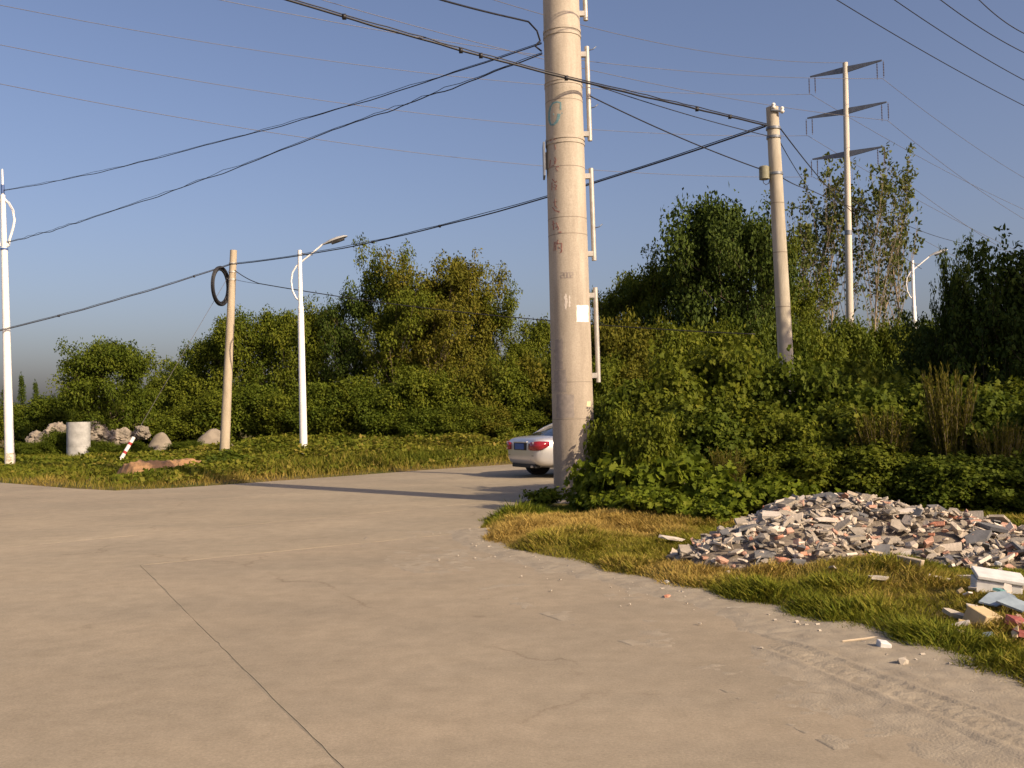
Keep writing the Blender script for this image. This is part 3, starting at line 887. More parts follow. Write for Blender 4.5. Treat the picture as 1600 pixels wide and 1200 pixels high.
def clearing(X, Y):
    """0 inside the bare bank and round the pipe and stay, 1 in the weeds"""
    a, b = np.array(g2(178, 750)), np.array(g2(350, 740))
    ab = b - a
    P_ = np.stack([X, Y], 1)
    t = np.clip(((P_ - a) @ ab) / (ab @ ab), -0.02, 1.02)
    ga = np.array(g2(187, 727))
    return np.minimum(np.hypot(*(P_ - (a + t[:, None] * ab)).T), np.hypot(*(P_ - ga).T) * 0.7)


far_acc = lambda X, Y, sd, r: (Y > 20 + 0.25 * np.abs(X)) & (X < 6 + (Y - 30) * 0.9) & (clearing(X, Y) > 0.85)
g = grass('grass', 90000, (-30, 8), (21, 50), (0.0, 24), far_h, 0.10, far_tint, 'green weedy grass strip along the far road edge', 102, L_WEED, 0.6, accept=far_acc)


# low leaf cover of the far verge, climbing into mounds
def herb(n, seed):
    rng = np.random.default_rng(seed)
    X = rng.uniform(-30, 6, n * 3); Y = rng.uniform(22, 50, n * 3)
    k = (np.abs(X / Y) < 0.58)
    X, Y = X[k], Y[k]
    sd = seg_sd(np.stack([X, Y], 1), ROADA)
    k = (sd > 0.7) & (Y > 20 + 0.25 * np.abs(X)) & (rng.random(len(X)) < sstep(sd + (fbm(X, Y) - 0.5) * 2, 0.3, 2.5))
    X, Y, sd = X[k][:n], Y[k][:n], sd[k][:n]
    k = (clearing(X, Y) > 0.9) & (np.hypot(X - PIPE_XY[0], (Y - PIPE_XY[1] + 2.5) * 0.5) > 1.5)
    X, Y, sd = X[k], Y[k], sd[k]
    lowl = 0.25 + 0.75 * sstep(X / Y, -0.36, -0.24)      # the left end is mown low
    top = 0.12 + 0.62 * lowl * sstep(sd, 0.5, 5) * sstep(fbm(X * 0.7 + 4, Y * 0.7, 4), 0.30, 0.68)
    Z = gz(X, Y) + top * (0.3 + 0.7 * rng.random(len(X)) ** 0.5)
    T = unit(rng.normal(0, 1, (len(X), 3)) * np.array([1, 1, 0.5]))
    N = unit(rng.normal(0, 0.5, (len(X), 3)) + np.array([0, 0, 0.9]))
    V, F, tt = leaves(np.stack([X, Y, Z], 1), T, N, 0.10 + 0.09 * rng.random(len(X)), 0.7, 'simple', np.clip(0.35 + (fbm(X * .5, Y * .5) - .5) * 0.9 + rng.normal(0, 0.18, len(X)), 0, 1))
    o = link('weeds', np_mesh('weeds', V, F, tt), None, L_WEED)
    tag(o, 'mounded low green weeds between the far road edge and the hedgerow', 'weeds', None, 'stuff')


PIPE_XY = g2(123, 720)
herb(110000, 111)


# ------------------------------------------------------------------ the big concrete pole
def pole_material():
    m, nt, bs = nodes('big pole concrete')
    bs.inputs['Roughness'].default_value = 0.85
    bs.inputs['Specular IOR Level'].default_value = 0.2
    tc = nt.nodes.new('ShaderNodeTexCoord')
    def noise(s, st, d=6):
        mp = nt.nodes.new('ShaderNodeMapping'); mp.inputs['Scale'].default_value = st
        nt.links.new(tc.outputs['Object'], mp.inputs[0])
        n = nt.nodes.new('ShaderNodeTexNoise'); n.inputs['Scale'].default_value = s; n.inputs['Detail'].default_value = d; n.inputs['Roughness'].default_value = 0.65
        nt.links.new(mp.outputs[0], n.inputs['Vector']); return n.outputs[0]
    def ramp(src, p0, c0, p1, c1):
        r = nt.nodes.new('ShaderNodeValToRGB')
        r.color_ramp.elements[0].position = p0; r.color_ramp.elements[1].position = p1
        r.color_ramp.elements[0].color = (*c0, 1); r.color_ramp.elements[1].color = (*c1, 1)
        nt.links.new(src, r.inputs[0]); return r.outputs[0]
    def mul(a, b):
        x = nt.nodes.new('ShaderNodeMix'); x.data_type = 'RGBA'; x.blend_type = 'MULTIPLY'; x.inputs[0].default_value = 1
        nt.links.new(a, x.inputs[6]); nt.links.new(b, x.inputs[7]); return x.outputs[2]
    c = ramp(noise(1.2, (1, 1, 0.35)), 0.35, (0.385, 0.340, 0.275), 0.65, (0.465, 0.41, 0.33))
    c = mul(c, ramp(noise(5, (1, 1, 0.12)), 0.36, (0.84, 0.83, 0.82), 0.6, (1.05, 1.05, 1.05)))
    c = mul(c, ramp(noise(40, (1, 1, 1), 3), 0.3, (0.86, 0.86, 0.86), 0.7, (1.1, 1.1, 1.1)))
    # rain and splash grime low down, with streaky upper border
    sp = nt.nodes.new('ShaderNodeSeparateXYZ'); nt.links.new(tc.outputs['Object'], sp.inputs[0])
    ad = nt.nodes.new('ShaderNodeMath'); ad.operation = 'MULTIPLY_ADD'; ad.inputs[1].default_value = 2.2
    nt.links.new(noise(4, (1, 1, 0.15)), ad.inputs[0]); nt.links.new(sp.outputs[2], ad.inputs[2])
    mr = nt.nodes.new('ShaderNodeMapRange'); mr.inputs[1].default_value = 2.2; mr.inputs[2].default_value = 5.2
    nt.links.new(ad.outputs[0], mr.inputs[0])
    c = mul(c, ramp(mr.outputs[0], 0.0, (0.83, 0.80, 0.78), 1.0, (1, 1, 1)))
    nt.links.new(c, bs.inputs['Base Color'])
    bp = nt.nodes.new('ShaderNodeBump'); bp.inputs['Strength'].default_value = 0.3; bp.inputs['Distance'].default_value = 0.006
    nt.links.new(noise(30, (1, 1, 1)), bp.inputs['Height']); nt.links.new(bp.outputs[0], bs.inputs['Normal'])
    return m


M_BIG = pole_material()
PD = 16.9
PB = PIX(899, 780, PD); PB.z = 0
PT0 = PIX(876.5, 0, PD)
AX = (PT0 - PB) / PT0.z                       # axis: lean per metre of height
PH = 15.0
def prad(z): return 0.372 + (0.322 - 0.372) * z / PT0.z
def paxis(z): return PB + AX * z
def pole_on(px, py, off=0.004):
    """point on the pole's face under a pixel, and its outward normal"""
    r = ray(px, py)
    d = PD - 0.3
    for _ in range(30):
        p = CP + r * (d / r.y)
        a = paxis(p.z); rr = prad(p.z) + off
        dx_ = max(-0.999 * rr, min(0.999 * rr, p.x - a.x))
        d = a.y - math.sqrt(rr * rr - dx_ * dx_)
    p = CP + r * (d / r.y)
    n = Vector((p.x - paxis(p.z).x, p.y - paxis(p.z).y, 0)).normalized()
    return p, n


pole = thing('big_pole', 'thick pale concrete pole with a climbing ladder, painted letters and a white notice', 'pole', PB)
mb = MB()
zs = [-0.3] + list(np.linspace(0, PH, 40))
mb.tube([Vector((AX.x * z, AX.y * z, z)) for z in zs], [prad(z) for z in zs], 48)
mb.build('shaft', M_BIG, pole, True, auto=40)
loc = lambda p: Vector(p) - PB
M_SEAM = mat('dark seam', (0.24, 0.20, 0.16), (0.18, 0.15, 0.12), 0.8, 20)
M_BAND = mat('pole band', (0.44, 0.38, 0.30), (0.34, 0.30, 0.24), 0.7, 20)
def zpix(py): return pole_on(885, py)[0].z
def ring(z, hgt, extra, m, name):
    b = MB()
    b.tube([Vector((AX.x * (z - hgt / 2), AX.y * (z - hgt / 2), z - hgt / 2)), Vector((AX.x * (z + hgt / 2), AX.y * (z + hgt / 2), z + hgt / 2))], prad(z) + extra, 48, True)
    return b.build(name, m, pole, True, auto=40)
for py in (40, 48): ring(zpix(py), 0.05, 0.012, M_BAND, 'clamp_band')
for py in (122, 127): ring(zpix(py), 0.025, 0.009, M_BAND, 'clamp_band')
for py in (212, 219): ring(zpix(py), 0.045, 0.012, M_BAND, 'clamp_band')
for py in (153, 258, 338, 364, 597, 655): ring(zpix(py), 0.010, 0.002, M_SEAM, 'seam')
# ladder rails on the right side
zl = lambda py: (PIX(905, py, PD)).z
for y0, y1 in [(-150, 33), (74, 221), (264, 408), (450, 598)]:
    za, zb = zl(y1), zl(y0)
    rx_ = lambda z: Vector((AX.x * z + (prad(z) + 0.105), AX.y * z - 0.02, z))
    b = MB(); b.tube([rx_(za), rx_(zb)], 0.042, 10)
    rail = b.build('ladder_rail', M_ZINC, pole, True, auto=40)
    for z in (za + 0.12, zb - 0.14):
        q = rx_(z)
        b = MB(); b.box(q - Vector((0.055, 0, 0)), (0.125, 0.075, 0.09)); b.build('bracket', M_ZINC, rail, bevel=0.006)
for y0, px2 in [(78, 925), (168, 930), (355, 937)]:
    z = zl(y0)
    b = MB(); a = Vector((AX.x * z + prad(z) + 0.09, AX.y * z - 0.02, z - 0.03)); b.tube([a, a + Vector((0.12, -0.02, 0.02)), a + Vector((0.18, -0.02, 0.07))], 0.009, 6)
    b.build('step_peg', M_STEEL, pole, True)
# plate seen edge-on on the left side
z = zl(250)
b = MB(); b.box(Vector((AX.x * z - prad(z) - 0.045, AX.y * z + 0.02, z)), (0.035, 0.34, 0.60)); b.build('plate', M_STEEL, pole, bevel=0.004)
b = MB(); b.box(Vector((AX.x * z - prad(z) - 0.015, AX.y * z + 0.02, z)), (0.05, 0.06, 0.3)); b.build('plate_bracket', M_ZINC, pole)
# foot collar
b = MB(); b.tube([(0, 0, -0.2), (0, 0, 0.05), (0, 0, 0.12)], [prad(0) + 0.14, prad(0) + 0.10, prad(0) + 0.01], 40); b.build('foot_collar', M_BIG, pole, True, auto=40)


def decal(name, quads, m):
    """painted patches on the pole: lists of pixel polygons laid on its face, a few mm thick"""
    b = MB()
    for q in quads:
        ps = [pole_on(x, y, 0.0035) for x, y in q]
        n = len(ps)
        b.add([loc(p) for p, _ in ps] + [loc(p) - nn * 0.004 for p, nn in ps], [tuple(range(n))] + [(i, (i + 1) % n, (i + 1) % n + n, i + n) for i in range(n)])
    o = b.build(name, m, pole)
    return o


def patch(name, x0, y0, x1, y1, m, jag=0.8, seed=1, nx=10, ny=8, thick=0.002):
    """paper or paste laid round the pole's face: a fine grid so that it follows the curve"""
    rj = random.Random(seed)
    jx0 = [rj.uniform(-jag, jag) for _ in range(ny + 1)]; jx1 = [rj.uniform(-jag, jag) for _ in range(ny + 1)]
    jy0 = [rj.uniform(-jag, jag) for _ in range(nx + 1)]; jy1 = [rj.uniform(-jag, jag) for _ in range(nx + 1)]
    v, f = [], []
    for j in range(ny + 1):
        for i in range(nx + 1):
            u, w = i / nx, j / ny
            x = (x0 + jx0[j]) * (1 - u) + (x1 + jx1[j]) * u; y = (y0 + jy0[i]) * (1 - w) + (y1 + jy1[i]) * w
            v.append(loc(pole_on(x, y, thick)[0]))
    for j in range(ny):
        for i in range(nx): f.append((j * (nx + 1) + i, (j + 1) * (nx + 1) + i, (j + 1) * (nx + 1) + i + 1, j * (nx + 1) + i + 1))
    b = MB(); b.add(v, f)
    return b.build(name, m, pole)


def stroke(pts, w=1.5, w2=None):
    out = []
    w2 = w if w2 is None else w2
    n = len(pts) - 1
    for i in range(n):
        (x0, y0), (x1, y1) = pts[i], pts[i + 1]
        l = math.hypot(x1 - x0, y1 - y0) + 1e-6
        ex_, ey_ = (x1 - x0) / l, (y1 - y0) / l
        a = w + (w2 - w) * i / n; c = w + (w2 - w) * (i + 1) / n
        x0 -= ex_ * 0.3; y0 -= ey_ * 0.3; x1 += ex_ * 0.3; y1 += ey_ * 0.3
        out.append([(x0 - ey_ * a / 2, y0 + ex_ * a / 2), (x1 - ey_ * c / 2, y1 + ex_ * c / 2), (x1 + ey_ * c / 2, y1 - ex_ * c / 2), (x0 + ey_ * a / 2, y0 - ex_ * a / 2)])
    return out


M_TEAL = mat('faded teal paint', (0.10, 0.24, 0.27), (0.22, 0.32, 0.32), 0.8, 30)
M_REDP = mat('faded red paint', (0.20, 0.075, 0.065), (0.38, 0.24, 0.19), 0.8, 30)
M_DARKP = mat('stencil paint', (0.22, 0.19, 0.18), (0.30, 0.26, 0.24), 0.8, 30)
q = stroke([(876, 171), (876, 160)], 2.6, 1.8) + stroke([(876, 160.5), (870, 159), (864, 161), (860, 167), (858, 176), (858, 187), (860, 194)], 2.0, 3.4) + stroke([(860, 195), (865, 194.5), (870, 190), (872.5, 184)], 2.4, 4.6) + stroke([(864.5, 178.5), (878.5, 177)], 2.8, 2.4) + stroke([(873.5, 178), (872, 186)], 5.0, 3.6)
decal('letter', q, M_TEAL)
chars = [
    stroke([(867, 213), (866, 222)], 3.6, 2.4) + stroke([(861, 216), (860, 224)], 2) + stroke([(863, 222), (870, 220)], 1.2) + stroke([(866.5, 226), (868, 233)], 1.3),
    stroke([(866.5, 246), (869, 250), (867, 256), (866, 251)], 1.4) + stroke([(860, 250), (858.5, 262)], 1.5) + stroke([(869, 261), (873, 260)], 1.8) + stroke([(868, 263), (871.5, 267)], 1.4) + stroke([(861, 260), (866, 258)], 1.1),
    stroke([(863, 280), (867, 285), (870, 283)], 1.4) + stroke([(866, 288), (870, 290), (867, 297)], 1.4) + stroke([(864, 292), (870, 296)], 1.2) + stroke([(862.5, 285), (862, 297)], 1.2),
    stroke([(867, 311), (867, 322)], 1.4) + stroke([(864, 316), (870, 315)], 1.2) + stroke([(863, 324), (867, 329), (874, 331)], 1.2, 2.4) + stroke([(868, 322), (871, 325)], 1.2),
    stroke([(864, 345), (865, 359)], 1.6) + stroke([(862.5, 351), (867, 349)], 1.3) + stroke([(869, 348), (873, 357), (871, 359)], 1.6) + stroke([(868, 356), (872, 353)], 1.2) + stroke([(873, 363), (877, 362.5)], 2.4),
    stroke([(872, 375), (870.5, 381), (877.5, 380), (877.5, 393), (875, 395)], 1.6, 2.0) + stroke([(873, 385), (874.5, 388)], 1.5) + stroke([(866, 378), (865.5, 392)], 1.3) + stroke([(868.5, 378), (868.5, 391)], 1.3) + stroke([(865.5, 385), (868.5, 385)], 1.1)]
for c in chars: decal('painted_character', c, M_REDP)
def digit(x, y, segs, w=3.6, h=8):
    P = {'a': [(0, 0), (w, 0)], 'b': [(w, 0), (w, h / 2)], 'c': [(w, h / 2), (w, h)], 'd': [(0, h), (w, h)], 'e': [(0, h / 2), (0, h)], 'f': [(0, 0), (0, h / 2)], 'g': [(0, h / 2), (w, h / 2)]}
    return [s for k_ in segs for s in stroke([(x + a_, y + b_) for a_, b_ in P[k_]], 0.75)]
for x, s in [(877, 'abged'), (882, 'abcdef'), (887, 'abcdef'), (892, 'abged')]: decal('painted_digit', digit(x, 426, s), M_DARKP)
patch('paper_notice', 901, 477, 919.5, 503, mat('white notice paper', (0.86, 0.84, 0.76), (0.80, 0.77, 0.68), 0.7, 12), 0.5, 1)
patch('torn_notice', 882, 459, 886, 484, mat('torn paper', (0.66, 0.60, 0.52), (0.44, 0.39, 0.33), 0.8, 40), 1.2, 2, 5, 10)
patch('torn_notice', 889, 462, 891, 480, bpy.data.materials['torn paper'], 0.6, 7, 4, 10)
M_PATCH = mat('paste patch', (0.235, 0.205, 0.18), (0.315, 0.275, 0.235), 0.85, 14)
patch('paste_patch', 867, 530, 879, 577, M_PATCH, 1.6, 3, 8, 14)
patch('paste_patch', 866.5, 578, 885, 612, M_PATCH, 1.2, 4, 8, 10)
patch('paste_patch', 869, 616, 897, 653, M_PATCH, 0.9, 5, 12, 10)
patch('paper_scrap', 917, 627, 923, 635, mat('yellowed scrap', (0.66, 0.58, 0.36), (0.58, 0.50, 0.30), 0.8, 12), 0.4, 6, 5, 5)

# ------------------------------------------------------------------ other poles
def tapered(name, label, cat, base, top, r0, r1, m, part='shaft', sides=24, group=None):
    t = thing(name, label, cat, base, group)
    v = Vector(top) - Vector(base)
    b = MB(); b.tube([v * (k / 12) + (Vector((0, 0, -0.3)) if k == 0 else Vector((0, 0, 0))) for k in range(13)], [r0 + (r1 - r0) * k / 12 for k in range(13)], sides)
    b.build(part, m, t, True, auto=50)
    return t, v


def at_px(px, py, d, base):
    return PIX(px, py, d) - base


# utility pole right of the big pole
UD = 19.8
UB = PIX(1236, 640, UD); UB.x += 0.02; UB.z = 0
UT = PIX(1206.5, 168, UD)
UBv = PIX(1238.5, 760, UD); UB = Vector((UBv.x, UD, 0.0))
upole, uv = tapered('utility_pole', 'slim concrete utility pole rising out of the thicket behind the rubble', 'pole', UB, UT, 0.170, 0.125, M_POLEG)
for py in (201, 215, 272):
    z = PIX(1208, py, UD).z; c = uv * (z / uv.z)
    b = MB(); b.tube([c - Vector((0, 0, 0.025)), c + Vector((0, 0, 0.025))], 0.150, 20); b.build('clamp_band', M_STEEL, upole, True, auto=40)
for py in (318, 395, 480):
    z = PIX(1215, py, UD).z; c = uv * (z / uv.z)
    b = MB(); b.tube([c - Vector((0, 0, 0.006)), c + Vector((0, 0, 0.006))], 0.127 + 0.045 * (1 - z / uv.z) + 0.002, 20); b.build('seam', M_SEAM, upole, True, auto=40)
# top bracket with two porcelain insulators
tt_ = uv.copy()
a0, a1 = at_px(1205, 172, UD - 0.15, UB), at_px(1225, 174, UD - 0.15, UB)
b = MB(); b.tube([a0, a1], 0.025, 6); br = b.build('insulator_bracket', M_STEEL, upole)
for px, py in [(1208.5, 165), (1222, 171)]:
    c = at_px(px, py, UD - 0.15, UB)
    b = MB(); b.tube([c + Vector((0, 0, dz)) for dz in (-0.08, -0.05, -0.03, 0.0, 0.02, 0.05, 0.06)], [0.02, 0.05, 0.045, 0.028, 0.045, 0.03, 0.012], 12); b.build('insulator', M_PORC, br, True)
# splice can
c = at_px(1194, 270, UD - 0.02, UB)
b = MB(); b.tube([c + Vector((0, 0, dz)) for dz in (-0.14, -0.135, 0.12, 0.135)], [0.09, 0.105, 0.105, 0.085], 16); can = b.build('cable_can', mat('olive can', (0.26, 0.25, 0.17), (0.18, 0.17, 0.11), 0.6, 8), upole, True, auto=40)
b = MB(); b.box(c + Vector((0.12, 0, 0.0)), (0.10, 0.05, 0.06)); b.build('bracket', M_STEEL, can)
b = MB(); b.tube([c + Vector((-0.03, 0, -0.13)), c + Vector((-0.02, 0, -0.21)), c + Vector((0.03, 0, -0.25)), c + Vector((0.09, 0, -0.22)), c + Vector((0.12, 0, -0.12))], 0.008, 6); b.build('cable_loop', M_CABLE, can, True)

# tan concrete pole on the far verge with its cable coil
LB = GND(350, 722.5); LD_ = LB.y
LT = PIX(365, 391, LD_)
lpole, lv = tapered('telephone_pole', 'leaning tan concrete pole with a black cable coil near its top', 'pole', LB, LT, 0.185, 0.125, M_POLEC)
for py in (412, 425, 437):
    z = PIX(362, py, LD_).z; c = lv * (z / lv.z)
    b = MB(); b.tube([c - Vector((0, 0, 0.03)), c + Vector((0, 0, 0.03))], 0.148, 20); b.build('clamp_band', M_ZINC, lpole, True, auto=40)
coil = thing('cable_coil', 'black coil of spare cable hanging on the tan concrete pole', 'cable coil', PIX(345, 447, LD_ - 0.25))
rngc = random.Random(5)
cu, cw = Vector((0.42, 0.9, 0)).normalized(), Vector((0, 0, 1))
for k_ in range(9):
    b = MB(); R_ = 0.62 + rngc.uniform(-0.06, 0.06); o_ = Vector((cu.y, -cu.x, 0)) * rngc.uniform(-0.06, 0.06)
    b.tube([o_ + (cu * math.cos(t_ * math.pi / 20) * R_ * 0.66 + cw * math.sin(t_ * math.pi / 20) * R_ * 1.08) for t_ in range(41)], 0.028, 6, False)
    b.build('cable_turn', M_CABLE, coil, True)

# guy wire with its red and white striped guard
GA = GND(181, 731)
GTp = PIX(357, 432, LD_)
guy = thing('guy_wire', 'thin stay wire of the tan pole with a red and white striped guard', 'guy wire', GA)
gv = GTp - GA
b = MB(); b.tube([Vector((0, 0, 0)) - gv * 0.01, gv], 0.008, 5); b.build('wire', M_WIRE, guy)
# guard: along the wire as far as pixel (217,686)
best = min(range(1, 60), key=lambda k_: abs((PIX(217, 686, (GA + gv * (k_ / 100)).y) - (GA + gv * (k_ / 100))).length))
gl = gv * (best / 100)
for k_ in range(7):
    u0, u1 = ((k_ - 0.22) / 7, (k_ + 1.22) / 7) if k_ % 2 == 0 else ((k_ + 0.222) / 7, (k_ + 0.778) / 7)
    b = MB(); b.tube([gl * max(u0, 0), gl * min(u1, 1)], 0.065, 12); b.build('stripe', M_RED if k_ % 2 else M_STRIPEW, guy, True, auto=40)


# street lamps ------------------------------------------------------
def arc_lamp(label, base, H, s=1.0, rot=0.0, lean=(0, 0)):
    t = thing('street_lamp', label, 'street lamp', base, 'white street lamps with a bow-shaped bracket')
    t.rotation_euler = (0, 0, rot)
    ax = lambda z: Vector((lean[0] * z, lean[1] * z, z))
    b = MB(); b.tube([ax(-0.3), ax(0.0), ax(H * 0.70), ax(H * 0.705)], [0.135 * s, 0.135 * s, 0.105 * s, 0.095 * s], 18)
    b.build('lower_shaft', M_WHITE, t, True, auto=40)
    b = MB(); b.tube([ax(H * 0.705), ax(H * 0.735), ax(H * 0.74), ax(H)], [0.095 * s, 0.10 * s, 0.078 * s, 0.070 * s], 16)
    b.build('upper_shaft', M_WHITE, t, True, auto=40)
    b = MB(); b.box((0, 0, 0.03), (0.4 * s, 0.4 * s, 0.04)); fl = b.build('base_plate', M_ZINC, t, bevel=0.004)
    for sx in (-1, 1):
        for sy in (-1, 1):
            b = MB(); b.tube([(sx * 0.15 * s, sy * 0.15 * s, 0.03), (sx * 0.15 * s, sy * 0.15 * s, 0.10)], 0.018, 6); b.build('bolt', M_STEEL, fl)
    # bow: leaves the shaft on the left, crosses it and reaches right to the lamp head
    zc = H - 1.05 * s
    P = [(-0.03, zc - 0.72 * s), (-0.16, zc - 0.60 * s), (-0.27, zc - 0.35 * s), (-0.31, zc - 0.02 * s), (-0.26, zc + 0.28 * s), (-0.12, zc + 0.50 * s), (0.10, zc + 0.68 * s), (0.45, zc + 0.95 * s), (0.82, zc + 1.25 * s)]
    b = MB(); b.tube([Vector((x * s + lean[0] * z, -0.0, z)) for x, z in P], [0.030 * s] * 9, 8); arm = b.build('bow_arm', M_WHITE, t, True, auto=60)
    b = MB(); b.tube([Vector((0.03, 0, H - 0.10 * s)), Vector((0.18 * s, 0, H - 0.17 * s)), Vector((0.40 * s, 0, H - 0.16 * s))], [0.03 * s, 0.015 * s, 0.03 * s], 6); b.build('brace', M_STEEL, arm)
    # head
    c0, c1 = Vector((0.78 * s, 0, zc + 1.22 * s)), Vector((1.62 * s, 0, zc + 1.50 * s))
    dv = (c1 - c0); n_ = dv.normalized(); up_ = Vector((-n_.z, 0, n_.x))
    rows = []
    for u, w, hh in [(0, .05, .05), (0.15, .09, .07), (0.3, .15, .10), (0.6, .18, .11), (0.88, .14, .08), (1, .05, .03)]:
        rows.append((c0 + dv * u, w * s, hh * s))
    v, f = [], []
    for c, w, hh in rows:
        for k_ in range(10):
            a = math.pi * k_ / 9
            v.append(c + Vector((0, 1, 0)) * math.cos(a) * w + up_ * math.sin(a) * hh)
    for i in range(len(rows) - 1):
        for k_ in range(9): f.append((i * 10 + k_, i * 10 + k_ + 1, (i + 1) * 10 + k_ + 1, (i + 1) * 10 + k_))
        f.append((i * 10 + 9, i * 10, (i + 1) * 10, (i + 1) * 10 + 9))
    f.append(tuple(range(9, -1, -1))); f.append(tuple((len(rows) - 1) * 10 + k_ for k_ in range(10)))
    b = MB(); b.add(v, f); hd = b.build('lamp_head', M_LAMPGREY, t, True, auto=50)
    v, f = [], []
    for u, w in [(0.32, .12), (0.6, .15), (0.85, .11)]:
        c = c0 + dv * u - up_ * 0.012
        v += [c + Vector((0, w * s, 0)), c - up_ * 0.07 * s + Vector((0, w * 0.5 * s, 0)), c - up_ * 0.07 * s - Vector((0, w * 0.5 * s, 0)), c - Vector((0, w * s, 0))]
    for i in range(2):
        for k_ in range(4): f.append((i * 4 + k_, i * 4 + (k_ + 1) % 4, (i + 1) * 4 + (k_ + 1) % 4, (i + 1) * 4 + k_))
    f += [(3, 2, 1, 0), (8, 9, 10, 11)]
    b = MB(); b.add(v, f); b.build('lamp_glass', M_GLASS, hd)
    return t


SB = GND(475, 725.5)
ST = PIX(468, 391, SB.y)
arc_lamp('white street lamp with bow bracket beside the tan concrete pole', SB, ST.z, 1.0, 0.0, ((ST.x - SB.x) / ST.z, 0))
FT = PIX(1425.5, 410, 50)
arc_lamp('distant white street lamp with bow bracket above the dark thicket', (FT.x, 50, 0.1), FT.z, 1.15)

# tall double-bow lamp at the left
WB = GND(15.5, 736)
WT = PIX(4.5, 305, WB.y)
wl = thing('double_bow_lamp', 'tall white lamp post with a bow on each side and a spike on top', 'street lamp', WB)
wlean = Vector(((WT.x - WB.x) / WT.z, 0, 1))
H_ = WT.z
zk = PIX(8, 387, WB.y).z
b = MB(); b.tube([wlean * -0.3, wlean * 0, wlean * zk, wlean * (zk + 0.01)], [0.155, 0.155, 0.105, 0.09], 18); b.build('lower_shaft', M_WHITE, wl, True, auto=40)
b = MB(); b.tube([wlean * zk, wlean * H_], [0.09, 0.08], 16); b.build('upper_shaft', M_WHITE, wl, True, auto=40)
b = MB(); b.tube([wlean * (zk - 0.08), wlean * (zk - 0.02)], 0.125, 16); b.build('blue_band', M_BLUE, wl, True, auto=40)
b = MB(); b.tube([wlean * H_, wlean * (H_ + 0.05), wlean * (H_ + 0.9)], [0.05, 0.035, 0.03], 10); sp_ = b.build('spike', M_WHITE, wl, True, auto=40)
b = MB(); b.tube([wlean * (H_ + 0.06), wlean * (H_ + 0.36)], 0.06, 10); b.build('cable_clamp', M_BLUE, sp_, True, auto=40)
for s_ in (1, -1):
    P = [(0.06, H_ - 0.15), (0.20, H_ - 0.28), (0.33, H_ - 0.52), (0.38, H_ - 0.85), (0.32, H_ - 1.15), (0.20, H_ - 1.5), (0.15, H_ - 1.75)]
    b = MB(); b.tube([Vector((x * s_ + wlean.x * z, 0, z)) for x, z in P], 0.042, 8); b.build('bow', M_WHITE, wl, True, auto=60)
b = MB(); b.box(wlean * (zk + 0.1) + Vector((0.1, 0, 0)), (0.12, 0.07, 0.14)); b.build('bow_clamp', M_WHITE, wl, bevel=0.004)
b = MB(); b.tube([(0, 0, 0.0), (0, 0, 0.55), (0, 0, 0.62)], [0.17, 0.165, 0.152], 18); b.build('peeling_base', mat('peeled paint', (0.62, 0.58, 0.48), (0.30, 0.25, 0.18), 0.8, 9, lo=0.45, hi=0.6), wl, True, auto=40)

# ------------------------------------------------------------------ crossarm tower
TDp = 52.0
TT = PIX(1320.5, 98, TDp)
TBv = PIX(1329, 545, TDp)
TB = Vector((TT.x + (TBv.x - TT.x) * TT.z / (TT.z - TBv.z), TDp, gz1(TBv.x, TDp)))
tower, tv = tapered('crossarm_tower', 'tall pale power tower with three dark crossarms beyond the poplars', 'tower', TB, TT, 0.225, 0.135, M_TOWER, sides=20)
z = PIX(1326, 367, TDp).z; c = tv * (z / tv.z)
b = MB(); b.tube([c - Vector((0, 0, 0.12)), c + Vector((0, 0, 0.12))], 0.205, 20); b.build('flange', M_STEEL, tower, True, auto=40)
AD = Vector((0.80, -0.60, 0))
TIPS = []
for pyc, hl in [(107, 1.95), (172, 2.15), (239, 1.9)]:
    z = PIX(1320, pyc, TDp).z - TB.z; c = tv * (z / tv.z)
    b = MB()
    secs = [(-hl, .03, .05), (-0.2, .05, .22), (0.2, .05, .22), (hl, .03, .05)]
    v, f = [], []
    pn = Vector((AD.y, -AD.x, 0))
    for u, w, hh in secs:
        q = c + AD * u
        v += [q + pn * w + Vector((0, 0, hh * 0.4)), q - pn * w + Vector((0, 0, hh * 0.4)), q - pn * w - Vector((0, 0, hh)), q + pn * w - Vector((0, 0, hh))]
    for i in range(3):
        for k_ in range(4): f.append((i * 4 + k_, i * 4 + (k_ + 1) % 4, (i + 1) * 4 + (k_ + 1) % 4, (i + 1) * 4 + k_))
    f += [(3, 2, 1, 0), (12, 13, 14, 15)]
    b.add(v, f); arm = b.build('crossarm', M_STEEL, tower)
    for s_ in (-1, 1):
        tip = c + AD * (hl * s_)
        for o_ in (-0.28, 0.28):
            q = tip - AD * (0.1 * s_) + AD * o_ * 0.6 + pn * 0.0
            pts, rr = [q - Vector((0, 0, 0.05))], [0.012]
            for k_ in range(9):
                zz = 0.15 + k_ * 0.085
                pts += [q - Vector((0, 0, zz)), q - Vector((0, 0, zz + 0.03)), q - Vector((0, 0, zz + 0.05))]; rr += [0.015, 0.045, 0.015]
            pts.append(q - Vector((0, 0, 1.0))); rr.append(0.012)
            b = MB(); b.tube(pts, rr, 6); b.build('insulator_string', M_INSUL, arm)
        TIPS.append(TB + tip - Vector((0, 0, 1.0)))


